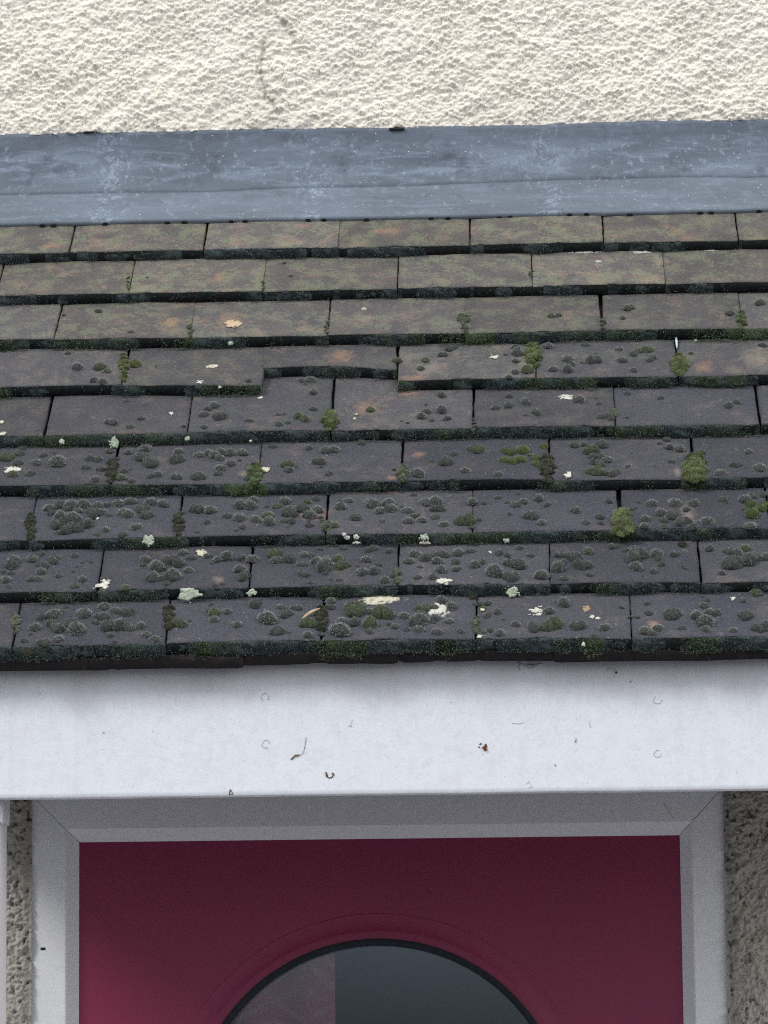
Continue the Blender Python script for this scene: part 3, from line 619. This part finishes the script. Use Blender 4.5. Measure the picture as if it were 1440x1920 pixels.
SRC = [(0, 1010, 3.6, '85,150,140 220,135,75 285,165,90 365,130,90 505,105,60 275,97,55 20,218,45 72,225,55 37,272,75 60,318,50 280,215,75 210,272,55 262,268,60 395,245,50 555,263,65 503,310,60 520,185,25 550,182,22 555,157,25 615,150,35 490,215,35 980,135,75 965,168,50 1055,182,110 1165,140,130 1235,88,65 1135,197,60 1295,122,60 1035,260,85 1095,258,60 1165,245,110 1273,208,65 1128,292,60 847,322,70o 290,515,95 360,505,100 405,485,65 440,455,45 370,565,90 475,550,120 390,595,110 515,608,115 238,592,80 208,635,35 165,680,50 295,690,100 395,672,75 185,755,90d 567,498,105 700,458,80 775,475,80 855,490,95 680,520,105 645,562,65 735,580,110 820,570,130 880,595,80 950,582,75 740,642,65 772,693,40 985,640,70 1045,668,75 1205,558,105o 1283,550,30 1100,650,25'),
 (360, 1010, 3.6, '110,108,70 175,130,70 240,108,110 330,122,60 405,130,80 135,163,30 318,198,70 345,240,100 335,275,25 158,308,40 205,298,35 565,82,105o 570,135,80 655,120,100 755,102,65 805,112,60 870,65,45 745,163,75 845,145,80 910,128,70o 895,180,115 1020,170,105o 985,130,70o 748,225,95 900,228,50 795,290,40 938,273,35 993,272,45 1025,60,50 1210,58,90 1330,75,55 1178,132,75 1258,165,50 1145,217,80 1235,205,95 1118,178,35 1302,273,65 1360,235,60 1380,200,40 430,430,95 130,435,40 120,478,50o 148,498,80o 148,540,65 237,487,65 303,575,70 510,532,120 600,455,65 635,492,95 705,455,85 582,613,100 783,637,75 790,555,120o 655,630,25 935,410,70 938,450,60 1105,465,150o 1010,550,75 1105,550,95 1000,608,130 950,600,50 1200,570,95o 1195,615,75 1195,480,70 1290,490,150o 1370,590,55 1333,570,40 870,635,45'),
 (720, 1010, 3.6, '170,142,70 205,97,70 290,112,110 385,97,90 360,142,80 240,185,35 385,200,80 225,255,50 328,253,60 485,150,60 493,197,70 500,88,80 578,77,70 612,175,65 665,147,65 778,87,60 885,148,145 745,222,105 860,248,100 835,105,50 990,105,45 915,52,50 620,30,50d 1065,238,85 1185,100,75 1175,192,85 1205,152,60 1285,105,120 1340,160,140 1380,75,75o 1385,238,50 1212,262,50 385,410,70 343,457,60 255,460,110o 455,450,75 250,495,70 135,512,80 235,548,120 345,528,75 335,557,45 440,550,65 235,605,80 38,570,40 75,588,50 152,608,50 355,622,80 520,617,65 635,432,50 668,458,45o 700,430,50 697,510,55 765,487,65 810,540,30 887,572,65 985,465,25 1115,482,75 1215,432,80 1000,588,110 1130,565,150o 718,612,50 780,630,75 672,628,30 1305,582,95 1415,645,40 600,388,50d'),
 (1040, 1010, 3.6, '398,45,80 550,105,145 535,70,70 480,75,40 685,95,80 700,125,60 815,98,70 550,180,90 670,210,60 722,167,50 862,28,60d 865,183,30 885,195,30 595,247,25 1045,58,60 1175,75,80 1230,92,80 1195,150,140 1285,58,70o 1320,125,120 1430,115,80 1130,225,45 340,590,75 265,645,40 632,492,55 628,432,40 558,522,35 510,522,30 450,455,35 790,505,110 610,610,80 650,632,60 700,595,70 860,598,55 1005,450,60 1030,410,45 960,515,90 1070,495,110 1020,555,110 1020,605,65 1285,505,100 1275,415,45 1205,610,65 1375,595,90 1430,585,80 1000,390,30 1360,355,80o'),
 (0, 810, 3.6, '45,160,95o 150,102,50 130,138,60 120,205,60 85,275,75o 205,275,60 245,197,75 293,150,55 390,190,115 365,133,35 605,172,60 665,175,60 580,232,55 645,312,65 680,240,60 740,120,55 795,175,30 865,125,65 980,105,80 960,155,100 1020,195,110 835,260,45 815,298,65o 890,322,50 855,315,25 1020,292,50 1065,280,65 1190,298,75 1205,125,70 1197,180,110 1335,288,95 1345,147,75 880,248,25 335,500,75 420,480,110 480,500,100 560,485,90 525,525,70 345,535,60 410,570,100 385,610,100 490,575,110 480,640,120 600,605,100 545,600,60 400,672,50 630,535,110 690,530,70 660,490,80 730,480,70 800,475,80 880,460,80 840,530,90 865,550,80 940,515,90 985,510,60o 990,550,90 735,560,45 1018,460,85 1098,478,70 712,650,65 650,687,45 830,685,60 920,632,75 782,632,25 1245,535,35 1398,600,50 1330,672,25'),
 (360, 810, 3.6, '110,132,70 195,122,70 150,150,70 185,165,65 258,138,65 340,133,70 258,202,75 195,235,75 178,275,55 375,305,45 543,90,50 785,97,65 905,115,80 955,110,80 640,203,90o 652,248,70 705,232,30 855,190,90 925,270,60 873,233,30 1145,65,60 320,185,30 1365,247,30 40,510,90 120,515,90 415,450,75 320,490,75 390,488,90 235,562,60 318,570,85 425,580,75 340,635,55 297,658,35 625,460,75 575,495,60o 512,550,80o 520,598,85 505,500,35 655,525,115 745,505,90 775,465,50o 840,443,50 845,520,75 795,553,85 790,595,30 790,620,55 670,595,60 630,597,50 650,633,25 540,632,25 870,570,35 960,618,70o 1055,455,65 1000,497,75 1000,462,40 1107,563,90 1215,475,100 1283,597,45 1325,480,85 1270,520,80 1340,510,85'),
 (720, 810, 3.6, '230,275,80 325,190,35 420,190,95 475,140,60 612,100,115o 548,252,70 772,278,65 840,120,105O 935,115,85O 845,180,120O 920,175,75O 985,148,35o 1020,165,60O 1025,205,60O 1285,80,60 1350,75,45 1080,90,50O 895,265,25 440,290,18 160,520,80 215,555,75 165,592,75 255,585,70 345,567,55 405,612,65 285,465,90 345,460,80 360,505,105 595,462,70 545,585,120o 638,583,40 595,635,40 200,418,45 120,500,25 905,410,40 765,440,35 830,470,35 940,465,70 890,490,60 1000,545,110 1065,605,65 1045,445,65 1105,487,50 850,548,35 1365,605,50 1295,522,80 675,470,40'),
 (1040, 810, 3.6, '250,115,95o 315,70,90 260,157,55 315,155,55 355,180,70 265,193,60 310,215,55o 265,255,100o 338,268,55 410,268,90 495,225,35 778,88,75 845,105,70 755,42,50 707,72,35 790,190,45 680,227,20 990,135,55o 1310,125,65 1222,210,90 1385,230,90 1120,268,75 305,565,55 310,607,40 365,460,50 655,472,80 810,470,90 565,465,35 535,510,45 715,538,75 795,550,100 890,520,55 945,480,65 735,588,70 612,577,65 605,625,65 860,592,110 735,628,45 938,632,60 1030,598,80 1140,450,60 1165,470,35 1100,635,35 1155,637,30 1285,440,85 1325,425,60 1320,475,90G 1335,545,95G 1390,505,80G 1295,510,50G 1320,625,80 1415,410,60 1420,480,60G'),
 (0, 600, 3.6, '520,310,85 675,305,90o 725,340,50o 635,398,70 690,410,65 910,283,85O 460,220,45 1055,310,20 695,352,25 883,77,35 750,683,85 880,715,50 952,658,50 855,545,35 1240,710,30'),
 (360, 600, 3.6, '150,568,75 110,593,55 80,635,60 185,642,90 82,717,50 382,673,55 818,482,55 818,595,50 580,633,45 622,632,40 585,697,60 648,687,45 720,650,65o 765,665,65o 1205,598,60o 645,472,25 765,430,30 1415,680,20 740,405,50 800,395,70 380,403,40 1385,265,55o'),
 (720, 600, 3.6, '280,262,55o 395,228,65 440,188,60 475,178,50 248,318,50o 890,175,65 902,210,80 890,270,50 965,327,85o 882,345,50 843,378,40 1108,165,70 1145,322,70 1240,257,70 1258,290,65 1240,328,75 1360,160,55 1285,158,25 1340,285,30 820,230,30 390,498,70 388,595,80 285,608,65 250,638,75 427,657,50 285,567,25 325,672,30 160,690,25 120,680,20 755,580,60 845,572,65 845,508,50 955,545,70 1030,620,80 958,638,40 1320,535,75'),
 (1040, 600, 3.6, '265,260,95 455,268,65 435,192,50 530,222,65 570,205,55o 618,188,85o 640,265,50 665,248,45 533,332,55 185,285,30 1405,165,60 275,222,25 920,218,30 280,522,35 298,563,40 318,645,60 355,638,60 382,657,50 490,487,45 715,522,45 490,650,30 1175,570,60 1228,548,45 245,460,55'),
 (720, 390, 2.0, '627,402,28 655,397,28 920,367,42o 895,409,20 1297,390,35 1410,350,35'), (0, 390, 2.0, '370,382,30 238,398,14 490,463,20 1065,203,16 1090,252,16 553,258,14')]
cush = []
for ox, oy, z, txt in SRC:
    for it in txt.split():
        pal = 'g'
        if it[-1] in 'oOGd': pal = it[-1]; it = it[:-1]
        a, b_, w_ = (float(q) for q in it.split(',')); cush.append((ox + a / z, oy + b_ / z, w_ / z, pal))
cush.sort(key=lambda c: -c[2])
SV, SF, SCc = [], [], []; so_ = 0; seen = {}
for q, (px, py, wpx, pal) in enumerate(cush):
    k, P, d = on_tiles(px, py + wpx * .2)
    r = wpx / 2 / (FPX / np.linalg.norm(P - CAM)) * (1.12 if wpx > 18 else 1.22)
    R = Matrix.Rotation(TA * .62, 3, 'X') @ Matrix.Rotation(random.uniform(0, 6.28), 3, 'Z')
    vi = random.randrange(6) if wpx < 24 else random.randrange(3, NVAR); hz = random.uniform(.85, 1.25); sq = random.uniform(.88, 1.12)
    M = Matrix.Translation(Vector(P - TN * .0006)) @ R.to_4x4() @ Matrix.Diagonal((r * sq, r / sq, r * hz, 1))
    if q < 300:
        o = link('moss_cushion', CUSHM[pal][vi], None, M)
        J = [j for j in ROWS[k]]; ti = max(i for i in range(len(J)) if J[i][0] <= P[0]) if P[0] > J[0][0] else 0
        fu = (P[0] - J[ti][0]) / (J[min(ti + 1, len(J) - 1)][0] - J[ti][0] + 1e-9)
        hp = ('far left', 'left', 'centre left', 'centre', 'centre right', 'right', 'far right')[int(np.clip(fu * 7, 0, 6))]; vp = 'bottom' if d < .022 else 'lower' if d < .044 else 'upper' if d < .066 else 'top'
        size = 'big' if wpx > 27 else 'medium' if wpx > 20 else 'small'; colr = {'g': 'grey', 'o': 'grey-green', 'O': 'olive', 'G': 'green', 'd': 'dark'}[pal]
        lab = '%s %s moss cushion, %s %s of %s tile from left, %s' % (size, colr, vp, hp, tile_no(k, P[0]), course_word(k))
        tag(o, lab, 'moss', 'moss cushions dotted over the tiles')
    else:
        v, f, c = cushion_np(q, pal, 130, 5, 10); v = np.array([tuple(M @ Vector(p)) for p in v]); SV.append(v); SF.append(f + so_); SCc.append(c); so_ += len(v)
o = link('moss_specks', mesh_np('moss_specks', np.concatenate(SV), np.concatenate(SF), MOSS, np.concatenate(SCc))); tag(o, 'tiny grey moss specks scattered over the tiles', 'moss', kind='stuff')

# moss tufts growing out of the joints
TUFT = [(30, 1168, 16, 42, 'o', 'olive'), (317, 1158, 20, 46, 'd', 'dark olive'), (602, 1160, 22, 46, 'd', 'dark olive'), (893, 1172, 15, 32, 'o', 'olive'), (744, 1078, 15, 30, 'o', 'olive'), (58, 985, 17, 50, 'd', 'dark'), (335, 980, 18, 44, 'd', 'dark'), (612, 985, 22, 20, 'o', 'olive'),
        (1168, 981, 36, 46, 'O', 'bulging green'), (210, 884, 20, 46, 'd', 'dull olive'), (478, 888, 24, 36, 'G', 'bright green'), (754, 888, 20, 30, 'o', 'olive'), (1026, 878, 24, 52, 'd', 'dull olive'), (1303, 880, 40, 48, 'O', 'large bulging green'), (619, 788, 26, 38, 'O', 'bright olive'),
        (888, 796, 10, 20, 'o', 'small olive'), (1152, 772, 12, 20, 'o', 'small olive'), (232, 690, 17, 56, 'O', 'tall yellow-green'), (1000, 668, 27, 54, 'O', 'yellow-olive'), (1274, 684, 30, 34, 'O', 'round yellow-green'), (356, 620, 10, 26, 'o', 'thin green'), (614, 612, 10, 26, 'o', 'thin green'),
        (870, 597, 26, 20, 'o', 'round olive'), (871, 616, 12, 20, 'o', 'thin green'), (1130, 605, 10, 26, 'o', 'thin olive'), (1390, 600, 16, 30, 'G', 'green'), (241, 528, 9, 32, 'o', 'thin green'), (492, 538, 8, 20, 'o', 'thin green'), (996, 512, 8, 14, 'o', 'tiny green')]
for q, (px, py, w_, h_, pal, word) in enumerate(TUFT):
    k, P0, d0_ = on_tiles(px, py); r0 = np.random.default_rng(900 + q); V = []; F = []; C = []; off = 0
    nl = int(np.clip(w_ * h_ / 20, 7, 50))
    sc_ = FPX / np.linalg.norm(P0 - CAM)
    for j in range(nl):
        a = r0.uniform(0, 6.28); rr = math.sqrt(r0.random()); qx = px + rr * math.cos(a) * w_ / 2 * .92; qy = py + rr * math.sin(a) * h_ / 2 * 1.0
        P = at_plane(qx, qy, P0, TN)
        r_ = r0.uniform(.13, .30) * min(w_, h_ * .8) / sc_ + .0006; v, f, c = cushion_np(5000 + q * 40 + j, pal, 190, 5, 9, .8, fine=1.35)
        R = Matrix.Rotation(TA + r0.normal(0, .3), 3, 'X') @ Matrix.Rotation(r0.uniform(0, 6), 3, 'Z')
        lift = (1 - rr) * .15 * w_ / sc_
        M = Matrix.Translation(Vector(P - P0 + TN * (lift - .0006))) @ R.to_4x4() @ Matrix.Diagonal((r_, r_, r_ * r0.uniform(.8, 1.3), 1))
        v = np.array([tuple(M @ Vector(p)) for p in v]); V.append(v); F.append(f + off); C.append(c * r0.uniform(.6, 1.45)); off += len(v)
    o = link('moss_tuft', mesh_np('moss_tuft', np.concatenate(V), np.concatenate(F), MOSS, np.concatenate(C)), None, Matrix.Translation(Vector(P0)))
    tag(o, '%s moss tuft in joint, %s tile from left, %s' % (word, tile_no(k, P0[0]), course_word(k)), 'moss', 'moss tufts in the tile joints')

# dark moss fringe along the tile tails (too fine to count)
GREEN = [(2, 290, 365, .9), (2, 825, 925, 1.6), (2, 1300, 1440, 1.5), (2, 130, 180, .5), (3, 405, 485, .9), (3, 980, 1025, .8), (3, 1100, 1260, .3), (4, 680, 760, .3), (4, 1100, 1240, .5), (5, 425, 500, 1.2), (5, 1010, 1060, .5), (6, 230, 330, .5), (6, 745, 800, .7), (7, 60, 130, .3), (7, 1100, 1160, .5), (8, 600, 690, .8), (8, 830, 860, .7), (8, 1090, 1130, .8), (3, 735, 755, .7), (5, 1280, 1325, .8), (6, 1150, 1190, .6)]
FV, FFc, FC = [], [], []; fo = 0
for k, i, u0, u1, s0, s1, o in TILES:
    if o.matrix_basis.translation.x < -.72 or o.matrix_basis.translation.x > .62: continue
    r = np.random.default_rng(k * 100 + i + 5); wd = u1 - u0; MW = np.array(o.matrix_basis)
    dens = (.62, .75, 1, 1, 1, 1.05, 1.1, 1.1, 1.35)[k]; brk = 'label' in o
    def tl(x): return np.interp(x / wd + .5, [0, .25, .55, .75, .9, 1], [.0455, .0455, .044, .037, .031, .029]) if brk else np.zeros_like(x)
    def px_of(x):
        Wp = MW[:3, :3] @ np.stack([x, x * 0, x * 0]) + MW[:3, 3:4]; dd = Wp.T - CAM; return IW / 2 + FPX * (dd @ RGT) / (dd @ FWD)
    def green_at(x):
        p = px_of(x); gsum = .9 * np.clip(fbm(p / 55, p * 0 + k * 7.3, 61, 4) - .49, 0, 1) * 3.4 * (k > 1)
        for kk, a, b_, am in GREEN:
            if kk == k: gsum += am * np.clip(np.minimum(p - a, b_ - p) / 12 + .5, 0, 1)
        return gsum
    # bumpy backing ribbon
    nx, nz = 110, 6; x = np.linspace(-wd / 2 + .0005, wd / 2 - .0005, nx); g_ = green_at(x)
    X = np.repeat(x[None, :], nz, 0); t = np.linspace(0, 1, nz)[:, None]
    cov = fbm(X * 22, X * 0 + k * 9 + i, 3, 4); body = np.clip((cov - (.60 - .26 * dens)) * 2.6, 0, 1)
    top = -.0012 + .0010 * (vn(X * 260, X * 0, k + i) - .5) * body
    H = top * (1 - t) + (-TH - .0022 * body) * t
    bulge = (np.sin(t * math.pi) ** .6) * body * (.0008 + .0045 * fbm(X * 90, H * 200, 7 + k, 3) + .0025 * g_[None, :] * t)
    Dd = tl(X) - .0026 * body * t ** 2 - bulge + .0010 * (1 - body)
    Vl = np.stack([X, Dd, H], -1).reshape(-1, 3); Vw = Vl @ MW[:3, :3].T + MW[:3, 3]
    gg = np.repeat(g_[None, :], nz, 0).reshape(-1, 1); cn = fbm(X * 130, H * 400, 15, 3).reshape(-1, 1)
    C = (np.array([.028, .037, .040]) + np.array([.085, .106, .104]) * np.clip(cn - .40, 0, 1) * 2.2) * (1 - np.clip(gg, 0, 1) * .8) + np.clip(gg, 0, 1.2) * np.array([.042, .062, .028]) * (.5 + cn)
    f4 = grid_faces(nz, nx, fo); FV.append(Vw); FFc.append(np.concatenate([f4[:, [0, 1, 2]], f4[:, [0, 2, 3]]])); FC.append(C); fo += len(Vw)
    # short leafy blades
    nb = int(2100 * dens * wd / .166); bx = r.uniform(-wd / 2, wd / 2, nb); gb = green_at(bx)
    keep = r.random(nb) < np.clip((fbm(bx * 22, bx * 0 + k * 9 + i, 3, 4) - (.60 - .22 * dens)) * 5 + gb, .04, 1); bx = bx[keep]; gb = gb[keep]; nb = len(bx)
    v_ = r.random(nb); bh = -.0002 - v_ * (TH + .0016); bd = tl(bx) - .0006 - r.random(nb) * .0026 - .0026 * v_ ** 2 - gb * r.random(nb) * .006 * v_; bh -= gb * r.random(nb) * .004 * v_
    Pn = np.stack([bx, bd, bh], -1); Nn = np.stack([bx * 0, -1 + 0 * bx, .35 + 0 * bx], -1)
    BV, BF = blades(Pn, Nn, r.uniform(.0010, .0030, nb) * (1 + .4 * gb), r.uniform(.00030, .00060, nb), .8, r)
    lum = (.5 + .9 * r.random(nb) ** 2)[:, None]; gcl = np.clip(gb, 0, 1)[:, None]
    c1 = (np.array([.125, .160, .155]) * (1 - gcl) + np.array([.115, .165, .080]) * gcl) * lum; pale = (r.random(nb) < .22)[:, None]
    c2 = np.where(pale, np.array([.30, .34, .32]), c1 * 1.5); BC = np.stack([c1 * .55, c1 * .55, c2], 1).reshape(-1, 3)
    FV.append(BV @ MW[:3, :3].T + MW[:3, 3]); FFc.append(BF + fo); FC.append(BC); fo += len(BV)
o = link('moss_fringe', mesh_np('moss_fringe', np.concatenate(FV), np.concatenate(FFc), MOSS, np.concatenate(FC))); tag(o, 'dark mossy fringe lining the lower edges of the tile courses', 'moss', kind='stuff')

# lichen
def lichen(px, py, w_, h_, c1, c2, word, rag=.6, hf=.0006, riser=False, seed=0, holes=0.0, kindw='lichen patch', faint=False):
    k, P0, d = on_tiles(px, py)
    if riser:
        if d > .07 and k > 0: k -= 1
        P0 = at_plane(px, py, roof(0, tail_s(k, P0[0])) - D_DIR * .0065, D_DIR)
    sc_ = FPX / np.linalg.norm(P0 - CAM)
    a = w_ / sc_ / 2; vs_ = math.sin(TA - .12); b_ = h_ / sc_ / 2 / (vs_ if not riser else 1.0); cell = max(.0006, min(a, b_) / 9)
    nx = int(a * 1.5 / cell) * 2 + 3; ny = int(b_ * 1.5 / cell) * 2 + 3
    X, Y = np.meshgrid((np.arange(nx) - nx // 2) * cell, (np.arange(ny) - ny // 2) * cell, indexing='xy')
    f = 1 - np.hypot(X / a, Y / b_) + (fbm(X / a * 2.2 + 5, Y / b_ * 2.2 + 5, seed, 4) - .5) * 2 * rag - holes * np.clip(fbm(X / .0022, Y / .0022, seed + 4, 2) - .48, 0, 1) * 5
    ins = f > .0
    Hh = np.where(ins, hf * (.5 + fbm(X / .0016, Y / .0016, seed + 9, 3)) * np.clip(f * 5, .15, 1), -.0003 if not faint else 0.0)
    if riser: R = Matrix.Rotation(TA + math.radians(62), 3, 'X')
    else: R = R_TILE
    vid = np.arange(nx * ny).reshape(ny, nx); quad = np.stack([vid[:-1, :-1], vid[:-1, 1:], vid[1:, 1:], vid[1:, :-1]], -1).reshape(-1, 4)
    quad = quad[ins.ravel()[quad].sum(1) >= 2]
    if len(quad) == 0: return
    cn = fbm(X / .003, Y / .003, seed + 2, 3).reshape(-1, 1); C = np.array(c1) * (1 - cn) + np.array(c2) * cn
    if not riser: m_ = np.clip(f * 4 + .1, 0, 1).reshape(-1, 1); C = np.array([.10, .10, .10]) * (1 - m_) + C * m_
    if faint: m_ = np.clip(f * 1.3 + .1, 0, .72).reshape(-1, 1) * np.clip(fbm(X / .005, Y / .005, seed + 6, 4) * 2.6 - .75, 0, 1).reshape(-1, 1); tc_ = np.array([.055, .053, .062]) * (1 - COURSE[k]) + np.array([.125, .108, .096]) * COURSE[k]; C = tc_ * (1 - m_) + C * m_
    used = np.unique(quad); remap = -np.ones(nx * ny, int); remap[used] = np.arange(len(used))
    V = np.stack([X, Y, Hh], -1).reshape(-1, 3)[used]
    o = link('lichen_patch', mesh_np('lichen_patch', V, remap[quad], LICHEN, C[used]), None, frame_mw(P0 + TN * (.0007 if not faint else .0010), R))
    tag(o, '%s %s on %s tile from left, %s' % (word, kindw, tile_no(k, P0[0]), course_word(k)), 'lichen', 'lichen patches on the roof')
WH = ((.50, .50, .42), (.78, .78, .69)); CR = ((.50, .46, .33), (.76, .73, .58)); MT = ((.30, .38, .29), (.62, .68, .54)); TN_ = ((.34, .24, .15), (.48, .36, .24)); PE = ((.52, .38, .24), (.66, .52, .36)); OG = ((.36, .23, .16), (.46, .33, .24)); PK = ((.26, .21, .17), (.40, .33, .26)); BE = ((.40, .39, .36), (.58, .56, .52))
LI = [(24, 881, 32, 14, WH, 'white'), (497, 881, 20, 12, CR, 'cream'), (1066, 891, 15, 14, WH, 'small white', .9), (1062, 745, 28, 10, WH, 'white'), (488, 746, 11, 6, WH, 'tiny white'), (321, 776, 10, 8, WH, 'tiny white'), (3, 792, 10, 8, CR, 'tiny cream'), (5, 814, 18, 7, CR, 'small cream'), (668, 778, 7, 5, PE, 'tiny ochre'), (665, 786, 7, 5, PE, 'tiny pale'), (397, 688, 26, 8, CR, 'pale cream'), (375, 717, 13, 8, WH, 'small white'), (926, 670, 17, 8, CR, 'small cream', .9), (1095, 474, 46, 5, BE, 'long thin pale', 1.1), (1200, 474, 34, 5, BE, 'thin pale', 1.1), (1332, 471, 20, 4, BE, 'thin pale', 1.1), (1122, 491, 14, 4, WH, 'tiny white'), (437, 607, 36, 17, PE, 'round peach'), (683, 580, 12, 7, CR, 'small pale'), (183, 973, 8, 5, WH, 'tiny white'), (377, 1037, 20, 13, CR, 'cream'), (195, 1098, 28, 22, WH, 'frilly white', 1.0), (832, 1090, 30, 14, WH, 'white'), (920, 1036, 8, 5, CR, 'tiny yellowish'), (712, 1124, 86, 20, CR, 'large cream'), (822, 1146, 42, 28, WH, 'round off-white'), (1007, 1147, 30, 20, WH, 'blotchy white', .7), (905, 1143, 12, 8, CR, 'small cream'), (899, 1194, 11, 6, WH, 'tiny white'), (1374, 1123, 10, 8, WH, 'small bright white'), (1100, 1142, 16, 15, TN_, 'brownish leaf-shaped'), (1110, 1157, 12, 6, WH, 'speckled white', 1.0), (1121, 1160, 9, 6, WH, 'speckled white', 1.0)]
for q, it in enumerate(LI):
    px, py, w_, h_, cc, word = it[:6]
    if not w_: continue
    rag = it[6] if len(it) > 6 else .5; faint = False
    lichen(px, py, w_, h_, cc[0], cc[1], word, rag, .00006 if faint else .00045, seed=q * 5 + 3, holes=.6 if word == 'blotchy white' else .34, faint=faint)
for q, (px, py, w_, h_, cc, word) in enumerate([(116, 829, 10, 11, WH, 'bright white'), (213, 830, 20, 20, MT, 'frilly pale green'), (351, 823, 10, 9, MT, 'tiny pale green'), (432, 645, 11, 8, MT, 'tiny pale green'), (412, 727, 6, 6, WH, 'tiny white'), (278, 1014, 27, 20, MT, 'frilly pale green'), (645, 1003, 8, 8, WH, 'tiny white'), (651, 1009, 12, 9, WH, 'small white'), (668, 1008, 11, 9, WH, 'small white'), (668, 1019, 18, 5, WH, 'thin white'), (795, 1009, 17, 15, MT, 'frilly pale green'), (797, 1019, 22, 7, WH, 'thin white'), (950, 1015, 12, 9, MT, 'greyish'), (353, 1117, 44, 26, MT, 'large frilly mint green'), (472, 1112, 19, 15, MT, 'mint green'), (961, 1110, 28, 21, MT, 'frilly mint green'), (1094, 1210, 7, 9, WH, 'tiny white'), (470, 828, 6, 4, WH, 'tiny white'), (1305, 640, 8, 5, MT, 'tiny pale')]):
    lichen(px, py, w_ * .9, h_ * .9, cc[0], cc[1], word, .7, .0012, True, q * 7 + 400, kindw='lichen tuft')

# odd bits
k, P0, d = on_tiles(583, 1153); A = on_tiles(567, 1161)[1]; B = on_tiles(600, 1146)[1]
o = link('dead_stalk', polyline_mesh('dead_stalk', [A + TN * .001, A * .6 + B * .4 + TN * .0035, A * .3 + B * .7 + TN * .004, B + TN * .0035], [.0010, .0019, .0017, .0007], TWIG)); tag(o, 'pale dead stalk lying by the mossy joint on the lowest course', 'stalk')
A = on_tiles(1266.5, 634)[1]; A = at_plane(1267.5, 633, roof(0, tail_s(3, .3)), TN); B = at_plane(1269, 654, roof(0, tail_s(3, .3)), TN)
o = link('plastic_sliver', polyline_mesh('plastic_sliver', [A + TN * .002, A * .5 + B * .5 + TN * .0022, B + TN * .001], [.0013, .0017, .0008], SLIVER)); tag(o, 'pale blue sliver stuck upright in the tile joint above a round moss tuft', 'debris')

# things that would still share a label are told apart by size or by place
byl = {}
for o in COL.objects:
    if o.parent is None and o.get('group'): byl.setdefault(o['label'], []).append(o)
for lab, L in byl.items():
    if len(L) < 2: continue
    if L[0].name.startswith('moss_cushion'):
        L.sort(key=lambda o: -o.matrix_basis.to_scale()[0] * o.matrix_basis.to_scale()[1]); wds = ('larger', 'smaller') if len(L) == 2 else ('largest', 'middle-sized', 'smallest')
        for o, w_ in zip(L, wds): o['label'] = w_ + ' ' + lab.split(' ', 1)[1]
    else:
        L.sort(key=lambda o: o.matrix_basis.translation.x); wds = ('leftmost', 'rightmost') if len(L) == 2 else ('leftmost', 'middle', 'rightmost')
        for o, w_ in zip(L, wds): o['label'] = w_ + ' ' + lab
